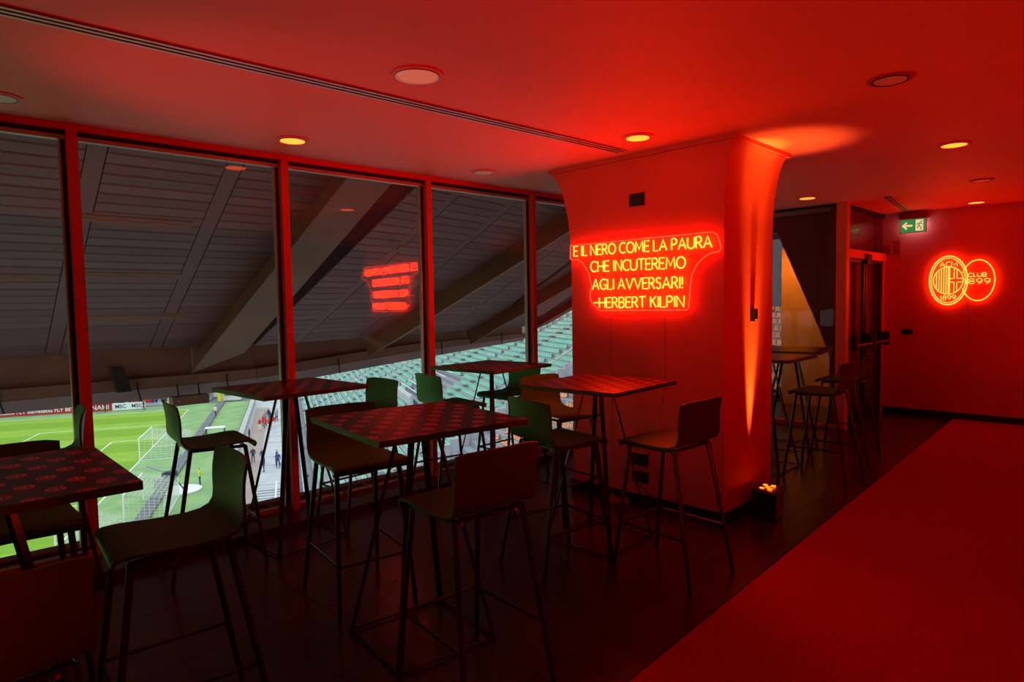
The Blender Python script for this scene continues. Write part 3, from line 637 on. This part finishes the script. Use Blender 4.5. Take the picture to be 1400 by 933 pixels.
MB().hexa([fp(F1, -1, 33 * .153, -.03), fp(F1, sx1(5), 33 * .153, -.03), fp(F1, sx1(5), 39 * .153, -.03), fp(F1, -1, 39 * .153, -.03)], [fp(F1, -1, 33 * .153, -.1), fp(F1, sx1(5), 33 * .153, -.1), fp(F1, sx1(5), 39 * .153, -.1), fp(F1, -1, 39 * .153, -.1)]).obj('top_board', 'soffit_b', sof)
MB().hexa([fp(F2, -.5, 34 * .155, -.03), fp(F2, 13, 34 * .155, -.03), fp(F2, 13, 37 * .155, -.03), fp(F2, -.5, 37 * .155, -.03)], [fp(F2, -.5, 34 * .155, -.1), fp(F2, 13, 34 * .155, -.1), fp(F2, 13, 37 * .155, -.1), fp(F2, -.5, 37 * .155, -.1)]).obj('top_board', 'soffit_b', sof)
def beam(cl, bl, br, u, L, name='raking_beam'):
    u = Vector(u).normalized(); cl, bl, br = map(Vector, (cl, bl, br)); cr = br + (cl - bl)
    q = [bl, br, cr, cl]; MB().hexa(q, [p + u * L for p in q]).obj(name, 'beam', sof)
    dn = (bl - cl).normalized()
boxobj('added_sky_blocker', 'joint', sof, -30, 30, 4.2, 16, 4.32, 4.4); MB().hexa([fp(F1, -25, 0, -.05), fp(F1, sx1(.5), 0, -.05), fp(F1, sx1(.5), 6, -.05), fp(F1, -25, 6, -.05)], [fp(F1, -25, 0, -.12), fp(F1, sx1(.5), 0, -.12), fp(F1, sx1(.5), 6, -.12), fp(F1, -25, 6, -.12)]).obj('backing_board', 'soffit', sof)  # first board is unseen, added above the soffit to keep sky light out
beam((3.70, 10.62, .93), (3.52, 10.50, .56), (4.14, 9.98, .86), (.30, -3.465, 2.04), 7.6)
beam((6.58, 10.45, .95), (6.55, 10.25, .62), (6.98, 9.83, .95), (1.03, -1.87, 1.20), 6.0)
beam((9.62, 11.02, .95), (9.55, 10.80, .66), (9.86, 10.25, 1.02), (.75, -1.05, .70), 5.0)
beam((12.1, 11.55, 1.0), (12.0, 11.35, .80), (12.5, 11.0, 1.05), (.6, -.75, .55), 3.0)
# fascia box following the tier front
path = [(-6.0, 11.02), (3.60, 10.58), (4.18, 9.90), (7.6, 10.54), (11.96, 11.35), (17.5, 16.8)]
zlow = [.20, .20, .22, .42, .60, .72]
path = [(-6.0, 11.02), (3.60, 10.58), (4.5, 10.42), (7.6, 10.62), (11.96, 11.40), (17.5, 16.8)]
for i in range(len(path) - 1):
    a = Vector(path[i]); b = Vector(path[i + 1]); t_ = (b - a).normalized(); o_ = Vector((-t_.y, t_.x)); za, zb_ = zlow[i], zlow[i + 1]
    P3 = lambda p, k, z: (p.x + o_.x * k, p.y + o_.y * k, z)
    MB().hexa([P3(a, .10, za + .34), P3(b, .10, zb_ + (.34 if zb_ < .5 else .2)), P3(b, .22, zb_ + (.34 if zb_ < .5 else .2)), P3(a, .22, za + .34)], [P3(a, .10, 1.02), P3(b, .10, 1.02), P3(b, .22, 1.02), P3(a, .22, 1.02)]).obj('fascia_web', 'fascia', sof)
    hb = lambda z: .34 if z < .5 else .2
    MB().hexa([P3(a, -.04, za + hb(za) * .55), P3(b, -.04, zb_ + hb(zb_) * .55), P3(b, .5, zb_ + hb(zb_) * .55), P3(a, .5, za + hb(za) * .55)], [P3(a, -.04, za + hb(za)), P3(b, -.04, zb_ + hb(zb_)), P3(b, .5, zb_ + hb(zb_)), P3(a, .5, za + hb(za))]).obj('fascia_flange', 'fascia', sof)
    MB().hexa([P3(a, .10, za), P3(b, .10, zb_), P3(b, .5, zb_), P3(a, .5, za)], [P3(a, -.03, za + hb(za) * .53), P3(b, -.03, zb_ + hb(zb_) * .53), P3(b, .5, zb_ + hb(zb_) * .53), P3(a, .5, za + hb(za) * .53)]).obj('fascia_lip', 'fascialip', sof)
    n_ = max(1, int((b - a).length / 1.6))
    for k in range(n_):
        p = a + (b - a) * ((k + .5) / n_); z_ = za + (zb_ - za) * (k + .5) / n_
        MB().tube([P3(p, -.05, z_ + .30), P3(p, -.05, z_ + .18), P3(p + t_ * .04, -.02, z_ + .02)], .012, 5).obj('drain_pipe', 'joint', sof)
# light fittings set between the slats
for (x, y0_, L_) in ((1.72, 7.95, 1.15), (1.90, 8.88, 1.10), (1.95, 9.77, 1.35), (.55, 9.0, 1.05)):
    r = (10.95 - y0_ - .045 * x + .0) / cs; r = (z1(x + .5, y0_) - .955) / sn
    s_ = sx1(x); MB().hexa([fp(F1, s_, r, .02), fp(F1, s_ + L_, r, .02), fp(F1, s_ + L_, r + .11, .02), fp(F1, s_, r + .11, .02)], [fp(F1, s_, r, -.02), fp(F1, s_ + L_, r, -.02), fp(F1, s_ + L_, r + .11, -.02), fp(F1, s_, r + .11, -.02)]).obj('light_fitting', 'beam', sof)
    q = [fp(F1, s_ + L_ * k / 12 + .02, r + .055 + .02 * math.sin(k * 1.7), .026) for k in range(12)]; MB().tube(q, .006, 4).obj('fitting_wire', 'alu', sof)
for s_, r in ((.85, 2.75), (4.4, 1.05), (5.3, 1.0), (2.2, 2.1), (6.6, .95)):
    MB().hexa([fp(F2, s_, r, .02), fp(F2, s_ + .8, r, .02), fp(F2, s_ + .8, r + .09, .02), fp(F2, s_, r + .09, .02)], [fp(F2, s_, r, -.02), fp(F2, s_ + .8, r, -.02), fp(F2, s_ + .8, r + .09, -.02), fp(F2, s_, r + .09, -.02)]).obj('light_fitting', 'soffit_c', sof)
# hanging boxes on the fascia
t = thing('speaker_box', 'dark rectangular box hung under the tier edge above the pitch', 'loudspeaker', (3.43, 10.35, .20))
boxobj('box_body', 'fascia', t, -.26, .26, -.09, .09, -.09, .045); MB().tube([(-.15, 0, .045), (-.15, .05, .22)], .012, 5).obj('hanger', 'joint', t); MB().tube([(.15, 0, .045), (.15, .05, .22)], .012, 5).obj('hanger', 'joint', t); MB().cyl((-.18, -.093, -.02), .015, .01, 8).obj('screw_cap', 'chrome', t)
t = thing('bracket_plate', 'narrow brown bracket plate fixed to the tier front', 'bracket', (2.57, 10.62, .62))
MB().hexa([(-.07, -.18, -.24), (.11, -.20, -.24), (.11, -.12, -.24), (-.07, -.10, -.24)], [(-.12, -.12, .12), (.03, -.14, .12), (.03, -.02, .12), (-.12, .0, .12)]).obj('plate_body', 'joint', t)

# ================================================================== OUTSIDE: ground, pitch
ZP = -15.0
E1 = Vector((.437, .9, 0)).normalized(); N1 = Vector((E1.y, -E1.x, 0)); G0 = Vector((20.66, 78.66, ZP))
ang = math.atan2(E1.y, E1.x) - PI / 2      # frame: local X = away from pitch (N1), local Y = along goal line (E1)
def pitch_thing(name, label, cat, **k): return thing(name, label, cat, G0, ang, **k)
def PW(u, s, z=0): return G0 + N1 * u + E1 * s + Vector((0, 0, z))
gr = struct(MB().box(-400, 400, -400, 400, -.6, -.12).obj('ground', 'concrete_d')); gr.location = (0, 0, ZP)
ps = pitch_thing('pitch_surround', 'pale green artificial turf strip around the pitch', 'turf', kind='structure'); 
MB().box(-115, 10.2, -74, 44, -.12, -.02).obj('turf_bed', 'turf', ps)
pp = pitch_thing('football_pitch', 'striped bright green football pitch with white lines', 'pitch')
MB().box(-105, 0, -30.34, 37.66, -.02, .0).obj('grass_field', 'pitch', pp)
def pline(u0, s0_, u1, s1_, w_=.14):
    a = Vector((u0, s0_, 0)); b = Vector((u1, s1_, 0)); d = (b - a).normalized(); e = Vector((-d.y, d.x, 0)) * w_ / 2; z = Vector((0, 0, .012))
    MB().hexa([a - e, b - e, b + e, a + e], [a - e + z, b - e + z, b + e + z, a + e + z]).obj('pitch_line', 'white', pp)
pline(0, -30.34, 0, 37.66); pline(0, 37.66, -105, 37.66); pline(0, -30.34, -105, -30.34)
pline(-16.5, -16.5, -16.5, 23.82); pline(0, 23.82, -16.5, 23.82); pline(0, -16.5, -16.5, -16.5)
pline(-5.5, -5.5, -5.5, 12.82); pline(0, 12.82, -5.5, 12.82); pline(0, -5.5, -5.5, -5.5)
pline(-52.5, -30.34, -52.5, 37.66)
def goal(name, lb, u, s, ux, sy, W, H_, dep, grp=None, r=.07):
    """posts at (u,s) and W further along (ux,sy); net goes back `dep`."""
    t = pitch_thing(name, lb, 'goal', group=grp); a = Vector((u, s, 0)); d = Vector((ux, sy, 0)).normalized(); b = a + d * W; k = Vector((d.y, -d.x, 0)) * dep; h = Vector((0, 0, H_))
    m = MB(); m.tube([a, a + h], r, 8); m.obj('goal_post', 'white', t); m = MB(); m.tube([b, b + h], r, 8); m.obj('goal_post', 'white', t)
    m = MB(); m.tube([a + h, b + h], r, 8); m.obj('crossbar', 'white', t)
    m = MB()
    for p in (a, b): m.tube([p, p + k], r * .5, 5); m.tube([p + k, p + k + h * .75], r * .4, 5)
    m.tube([a + k, b + k], r * .5, 5); m.obj('ground_bar', 'white', t)
    m = MB(); n = 22; nr = .014
    top = h; kt = k
    for i in range(n + 1):
        p = a + d * W * i / n; m.tube([p + h, p + k + h * .75 * 1.0, p + k], nr, 3, cap=False)
    for j in range(9): m.tube([a + h + (k - h * .25) * j / 8, b + h + (k - h * .25) * j / 8], nr, 3, cap=False); m.tube([a + k + h * .75 * j / 8, b + k + h * .75 * j / 8], nr, 3, cap=False)
    for p in (a, b):
        for j in range(9): q = p + k * j / 8; m.tube([q, q + h * (1 - .25 * j / 8)], nr, 3, cap=False)
        for j in range(9): m.tube([p + h * j / 8, p + k + h * .75 * j / 8], nr, 3, cap=False)
    m.obj('net', 'net', t)['kind'] = 'stuff'
goal('football_goal', 'full size white goal with net on the goal line', 0, 0, 0, 1, 7.32, 2.44, 4.2)
goal('training_goal', 'spare white goal frame standing near the sideline, behind the main goal', 3.4, -23.6, 0, 1, 7.0, 2.3, 2.8, 'spare goals')
goal('training_goal', 'small spare goal partly hidden behind the near stool', 1.2, -31.5, .2, 1, 5, 2.2, 2.0, 'spare goals')
# gutter strip, platform, walkway
MB().box(4.0, 5.0, -74, 44, -.02, .22).obj('ditch_kerb', 'concrete_d', ps)
wk = pitch_thing('walkway', 'grey and pink paved walkway beside the pitch', 'walkway', kind='structure')
MB().box(10.2, 16.2, -74, 60, -.12, -.01).obj('paving_grey', 'concrete', wk); MB().box(10.6, 12.6, -74, 34, -.01, .005).obj('paving_pink', 'pinkpath', wk)
for k in range(28): MB().box(12.7, 15.9, -60 + k * 4.0, -60 + k * 4.0 + .05, -.01, .006).obj('paving_joint', 'white' if k % 3 == 0 else 'concrete_d', wk)
fe = pitch_thing('barrier_wall', 'low pale barrier wall between the turf and the walkway', 'barrier')
MB().box(9.6, 10.2, -74, 40, -.02, 1.0).obj('barrier_panel', 'concrete', fe)
MB().box(9.2, 9.6, -74, 40, -.02, .25).obj('barrier_foot', 'concrete_d', fe)
for k in range(30): MB().box(10.05, 10.15, -70 + k * 3.7, -70 + k * 3.7 + .1, 1.0, 1.9).obj('rail_post', 'white', fe)
MB().box(10.06, 10.14, -74, 38, 1.85, 1.93).obj('rail', 'alu', fe)
# steps near the corner
stp = pitch_thing('concrete_steps', 'flight of pale steps at the near end of the walkway', 'steps')
for k in range(9): MB().box(12.8, 16.1, -18.6 - k * .85, -18.05 - k * .85, -.01, .20).obj('step', 'concrete', stp); MB().box(12.8, 16.1, -18.9 - k * .85, -18.6 - k * .85, -.01, .04).obj('riser', 'navy_d', stp)
for u in (12.6, 14.4, 16.2): MB().tube([(u, -17.5, .6), (u, -25.5, .6)], .08, 6).obj('handrail', 'white', stp)

# far boards and stand
def board(u0, u1, mt, txt, tmt, label, sz=.85, rep=1, s=41.5):
    t = pitch_thing('advert_board', label, 'advert board', group=None)
    MB().box(u0, u1, s, s + .15, .1, 1.25).obj('board_panel', mt, t)
    for k in range(rep):
        tm = text_mesh('board_text', txt, sz, .01, tmt, .008); o = link('board_text', tm, t)
        uc = u0 + (u1 - u0) * (k + .5) / rep
        o.location = (uc, s - .03, .68); o.rotation_euler = (PI / 2, 0, 0)
MT['boardred'] = mat('board_red', (.42, .01, .03), .5); MT['boardwhite'] = mat('board_white', (.85, .86, .9), .5); MT['navy'] = mat('navy_print', (.02, .03, .12), .5)
board(-57.6, -16.8, 'boardred', 'Emirates FLY BETTER', 'white', 'long dark red airline advert board with white lettering', .80, 8)
board(-16.7, -11.9, 'boardred', 'KONAMI', 'white', 'short red advert board next to the white ones behind the mullion', 1.05)
board(-11.8, -7.0, 'boardwhite', 'MSC', 'navy', 'white advert board with dark lettering beyond the goal', .85, 2)
fs = pitch_thing('far_stand', 'far side stand with red seats and a crowd behind the boards', 'stadium stand')
for r in range(14):
    MB().box(-110, .5, 46 + r * .85, 46.85 + r * .85, -.1, .35 + r * .42).obj('terrace_step', 'concrete', fs)
    m = MB()
    for k in range(150):
        u = -90 + k * .52
        if u > -15.5: break
        if (k % 26) > 21: continue
        m.box(u, u + .44, 46.45 + r * .85, 46.53 + r * .85, .75 + r * .42, 1.18 + r * .42); m.box(u, u + .44, 46.08 + r * .85, 46.48 + r * .85, .70 + r * .42, .76 + r * .42)
    m.obj('seat_row', 'redseat', fs)['kind'] = 'stuff'
MB().box(-110, .5, 58, 59, -.1, 26).obj('back_wall', 'concrete_d', fs)
cr = [MB(), MB(), MB()]
for r in range(7):
    for k in range(34):
        if R_.random() < .2 or k > 30: continue
        u = -15.2 + k * .5 + R_.uniform(-.1, .1); s_ = 46.2 + r * .85; z = .45 + r * .42; q = cr[R_.choice((0, 0, 0, 1, 2))]
        q.tube([(u, s_, z), (u, s_, z + .45), (u, s_ + .02, z + .72)], [.2, .24, .12], 6); q.tube([(u, s_, z + .74), (u, s_, z + .86), (u, s_, z + .97)], [.06, .11, .04], 6)
MT['dk'] = mat('dark_clothing', (.04, .05, .08), .8); MT['skin'] = mat('skin', (.5, .3, .22), .6); MT['bl'] = mat('blue_clothing', (.035, .06, .19), .8); MT['rd'] = mat('red_jacket', (.75, .03, .03), .7); MT['yl'] = mat('yellow_vest', (.8, .75, .05), .7); MT['gy'] = mat('grey_clothing', (.3, .32, .36), .8)
for q, mt_, nm in zip(cr, ('dk', 'gy', 'rd'), ('dark', 'grey', 'red')):
    tag(q.obj('crowd', mt_, fs), kind='stuff')
# corner clutter: white vans and cabins, yellow totem
cn = pitch_thing('service_cabin', 'white service cabins and equipment at the far pitch corner', 'cabin')
for u, s_, w_, h_, mt_ in ((1.0, 52, 5, 2.6, 'white'), (-.5, 48, 3, 1.6, 'gy'), (4.5, 46, 3.0, 2.0, 'white'), (8.0, 50, 3.5, 2.4, 'white'), (6.3, 56, 6, 3.2, 'concrete'), (11.5, 47, 2.2, 2.0, 'concrete')):
    MB().box(u, u + w_, s_, s_ + 2.5, 0, h_).obj('cabin_box', mt_, cn); MB().box(u + .3, u + w_ - .3, s_ - .05, s_, h_ * .45, h_ * .75).obj('cabin_opening', 'concrete_d', cn)
yt = pitch_thing('inflatable_totem', 'yellow inflatable totem at the pitch corner', 'inflatable'); MB().tube([(4.2, 44.4, 0), (4.2, 44.4, 1.2), (4.2, 44.4, 2.1), (4.2, 44.4, 3.3)], [.35, .45, .75, .45], 10).obj('totem_body', 'yl', yt)
for nm_, u, s_ in (('nearer the goal', -3.4, 41), ('next to the yellow totem', .8, 45)):
    y2 = pitch_thing('corner_flag', 'yellow flag pole ' + nm_, 'flag'); MB().tube([(u, s_, 0), (u, s_, 2.2)], .06, 6).obj('pole', 'yl', y2); MB().box(u, u + .5, s_ - .02, s_ + .02, 1.5, 2.2).obj('flag_cloth', 'yl', y2)
tt = pitch_thing('pitchside_table', 'white topped folding table on the turf by the ditch', 'table'); MB().box(5.2, 7.6, 12.2, 13.4, .85, .95).obj('table_top', 'white', tt)
for a, b in ((5.3, 12.3), (7.5, 12.3), (7.5, 13.3), (5.3, 13.3)): MB().box(a - .04, a + .04, b - .04, b + .04, 0, .85).obj('leg', 'dk', tt)
cp_ = pitch_thing('camera_platform', 'round white camera platform on the turf', 'platform'); MB().cyl((6.2, -15.0, 0), 1.7, .14, 28).obj('platform_disc', 'white', cp_); 
cm = pitch_thing('camera_crane', 'television camera crane standing on the round platform', 'camera crane'); m = MB()
for a in (0, 120, 240): m.tube([(5.6, -15, 1.32), (5.6 + .8 * math.cos(math.radians(a)), -15 + .8 * math.sin(math.radians(a)), .14)], .06, 6)
m.obj('tripod', 'dk', cm); MB().box(4.9, 5.9, -15.3, -14.8, 1.3, 1.9).obj('camera_body', 'dk', cm); MB().tube([(5.6, -15, 1.5), (3.2, -13.5, 2.2)], .09, 6).obj('crane_arm', 'gy', cm); MB().box(4.2, 4.9, -16.1, -15.4, .14, 1.5).obj('equipment_case', 'gy', cm)

# stand behind the goal: rows parallel to the goal line
st = pitch_thing('stand', 'stadium stand with rows of mint green seats behind the walkway', 'stadium stand')
NR = 40; RP, RH = .80, .40; U0 = 16.6
def urow(r): return U0 + .3 + r * RP
for r in range(NR):
    z = .05 + r * RH; MB().box(urow(r), urow(r) + RP, -84, 75, z - 1.2, z).obj('terrace_step', 'stepcon', st)
MB().box(U0 + .05, U0 + .3, -84, 75, -.1, .9).obj('front_wall', 'concrete', st)
seatm = MB(); seatm.box(-.04, .03, -.20, .20, .06, .38); seatm.box(-.26, -.03, -.19, .19, .04, .09)
seat_me = {k: seatm.mesh('stadium_seat', k) for k in ('mint', 'orange')}
stuff = {'mint': MB(), 'orange': MB()}; cand = []
D0 = -79.8
for r in range(1, NR):
    s_ = -61.0
    while s_ < 70:
        s_ += .52
        dist = s_ - D0
        blk = (s_ + 100 + r * .05) % 13.0
        if blk < 1.3: continue
        band = 47 + .12 * r
        if band - 3.2 < dist < band + 1.2: continue
        if 13 < r < 21 and 68 < dist < 80: continue
        if dist < 22: continue
        if dist < band and (r < 10 and dist < 30 + 1.2 * r): continue
        k = 'orange' if dist < band else 'mint'
        cand.append((PW(urow(r) + .62, s_, .05 + r * RH).length + (0 if r < 36 else 50), r, s_, k))
cand.sort(); 
for i, (d_, r, s_, k) in enumerate(cand):
    p = Vector((urow(r) + .66, s_, .05 + r * RH))
    if i % 3 == 0 and i < 900 and d_ > 30:
        o = link('stadium_seat', seat_me[k], st); o.location = p
    else:
        q = stuff[k]; q.add([Vector(v) + p for v in seatm.v], seatm.f)
for k, q in stuff.items(): q.obj('seat_mass', k, st)['kind'] = 'stuff'
# gangway wall and vomitory
for r in range(0, NR, 1): 
    pass
m = MB(); 
for r in range(NR - 1):
    z = .05 + r * RH; s_ = D0 + 46.2 + .12 * r; m.box(urow(r), urow(r) + RP, s_, s_ + .35, z - .2, z + 1.0)
m.obj('gangway_wall', 'concrete', st)
m = MB(); a = PW(0, 0)
m.tube([(urow(2), D0 + 47.5, 1.9), (urow(NR - 2), D0 + 51, 17.2)], .06, 5); m.obj('gangway_rail', 'alu', st)
vm = MB(); vm.box(urow(13.5), urow(20.5), D0 + 68.5, D0 + 69, 2.0, 8.9); vm.box(urow(13.5), urow(20.5), D0 + 79, D0 + 79.5, 3, 8.9); vm = MB(); vm.box(urow(14), urow(14.4), D0 + 69, D0 + 79, 5.0, 6.8); vm.obj('vomitory_wall', 'concrete', st)
vr = MB()
for r in range(14, 21): vr.tube([(urow(r), D0 + 69, .05 + r * RH + 1.0), (urow(r), D0 + 79, .05 + r * RH + 1.0)], .05, 5)
vr.obj('vomitory_rail', 'white', st)
# dark aisle steps
m = MB()
for r in range(NR): 
    z = .05 + r * RH
    for b0 in range(-84, 75, 13):
        s_ = b0 + 4 - r * .05 + .25; m.box(urow(r) + .02, urow(r) + .40, s_, s_ + .9, z, z + .2)
m.obj('aisle_steps', 'concrete_d', st)['kind'] = 'stuff'
# upper rows of the bowl wrapping behind (closes the view to the side)
MB().box(urow(NR), urow(NR) + 1, -84, 75, 0, 30).obj('rear_wall', 'concrete_d', st)

# ================================================================== people outside
def person_mesh(seed, jacket, trousers, pose='stand'):
    rr_ = random.Random(seed); st_ = .16 if pose == 'walk' else .05
    lean = .05 if pose == 'walk' else 0
    V = [(0, 0, .95), (0, .0, 1.12), (0, lean, 1.38), (0, lean, 1.50), (0, lean + .02, 1.60), (0, lean + .02, 1.72),
         (.10, 0, .90), (.11, st_, .50), (.12, st_ * .6, .08), (.12, st_ * .6 + .13, .04),
         (-.10, 0, .90), (-.11, -st_ * .5, .50), (-.12, -st_ * 1.6, .08), (-.12, -st_ * 1.6 + .13, .04),
         (.19, lean, 1.42), (.25, lean - .02, 1.15), (.24, lean + (.14 if pose != 'stand' else .05), .92),
         (-.19, lean, 1.42), (-.25, lean - .02, 1.15), (-.24, lean + (.16 if pose == 'point' else .04), .92)]
    Ed = [(0, 1), (1, 2), (2, 3), (3, 4), (4, 5), (0, 6), (6, 7), (7, 8), (8, 9), (0, 10), (10, 11), (11, 12), (12, 13), (2, 14), (14, 15), (15, 16), (2, 17), (17, 18), (18, 19)]
    rad = [.15, .14, .16, .055, .09, .07, .10, .075, .05, .045, .10, .075, .05, .045, .075, .055, .04, .075, .055, .04]
    me = bpy.data.meshes.new('person'); me.from_pydata(V, Ed, []); o = bpy.data.objects.new('p', me); COL.objects.link(o)
    o.modifiers.new('s', 'SKIN'); sv = me.skin_vertices[0].data
    for i, r in enumerate(rad): sv[i].radius = (r, r * .8)
    sv[0].use_root = True
    sb = o.modifiers.new('d', 'SUBSURF'); sb.levels = 1; sb.render_levels = 1
    bpy.context.view_layer.update()
    out = bpy.data.meshes.new_from_object(o.evaluated_get(bpy.context.evaluated_depsgraph_get())); bpy.data.objects.remove(o)
    out.name = 'person'; out.materials.clear()
    for k in (jacket, trousers, 'skin', 'dk'): out.materials.append(MT[k])
    for p in out.polygons:
        z = p.center.z; x = abs(p.center.x)
        p.material_index = 3 if (z > 1.66 or z < .09) else 2 if (z > 1.50 or (x > .2 and z < .97 and z > .85)) else 0 if z > .93 else 1
        p.use_smooth = True
    return out
PM = {}
def person(u, s, jacket, trousers, pose, face, label, grp):
    k = (jacket, trousers, pose)
    if k not in PM: PM[k] = person_mesh(len(PM), *k)
    o = link('person', PM[k]); o.location = PW(u, s, .0 if u < 10 else -.01); o.rotation_euler = (0, 0, face); tag(o, label, 'person', grp)
pw = [(11.9, 12.9), (12.6, 14.2), (13.0, 12.6), (12.2, 15.8), (13.6, 14.4)]
for i, (u, s) in enumerate(pw): person(u, s, 'rd', 'dk' if i % 2 else 'white', ('stand', 'walk', 'point')[i % 3], i * 1.3, 'person in red jacket in the walkway cluster, ' + ('nearest the pink paving', 'in the middle of it', 'nearest the camera', 'farthest from the camera', 'nearest the green seats')[i], 'people in red jackets on the walkway')
for i, (u, s) in enumerate([(12.4, 19.0), (13.1, 20.0), (13.9, 19.2), (12.8, 21.5), (14.0, 21)]): person(u, s, 'dk' if i % 2 else 'gy', 'dk', ('stand', 'walk')[i % 2], i, 'person in dark or grey coat beyond the red jackets, ' + ('nearest the pink paving', 'in the middle', 'nearest the seats', 'farthest away', 'far one by the seats')[i], 'people in dark coats on the walkway')
for i, (u, s) in enumerate([(12.9, -7.5), (13.1, -10.8), (14.4, -8.6), (14.45, -9.9), (15.4, -7.6)]): person(u, s, 'bl', 'bl', ('walk', 'stand')[i % 2], i * .8, 'person in dark blue tracksuit on the near walkway, ' + ('nearest the pink paving', 'nearest the steps', 'in the middle', 'second from the steps', 'nearest the green seats')[i], 'people in blue on the near walkway')
person(11.3, -6.6, 'dk', 'dk', 'walk', .5, 'person in black walking on the pink paving', None)
person(11.9, -6.4, 'dk', 'dk', 'stand', 2.5, 'second person in black beside the walking one on pink paving', None)
person(10.9, 6.2, 'dk', 'dk', 'point', 1, 'person in black at the grey barrier by the walkway', None)
person(7.6, -13.9, 'yl', 'bl', 'stand', 1, 'person in yellow vest and blue trousers by the camera platform', None)
person(4.6, -13.6, 'dk', 'dk', 'point', .3, 'camera operator in black behind the crane on the turf', None)
person(5.0, 28.0, 'white', 'dk', 'walk', .3, 'person in white top near the yellow totem', None)
person(-7.0, 40.4, 'dk', 'dk', 'walk', 1, 'person in black walking in front of the white advert board', None)
person(-12.6, 40.6, 'dk', 'dk', 'stand', 1, 'person in black in front of the short red advert board', None)
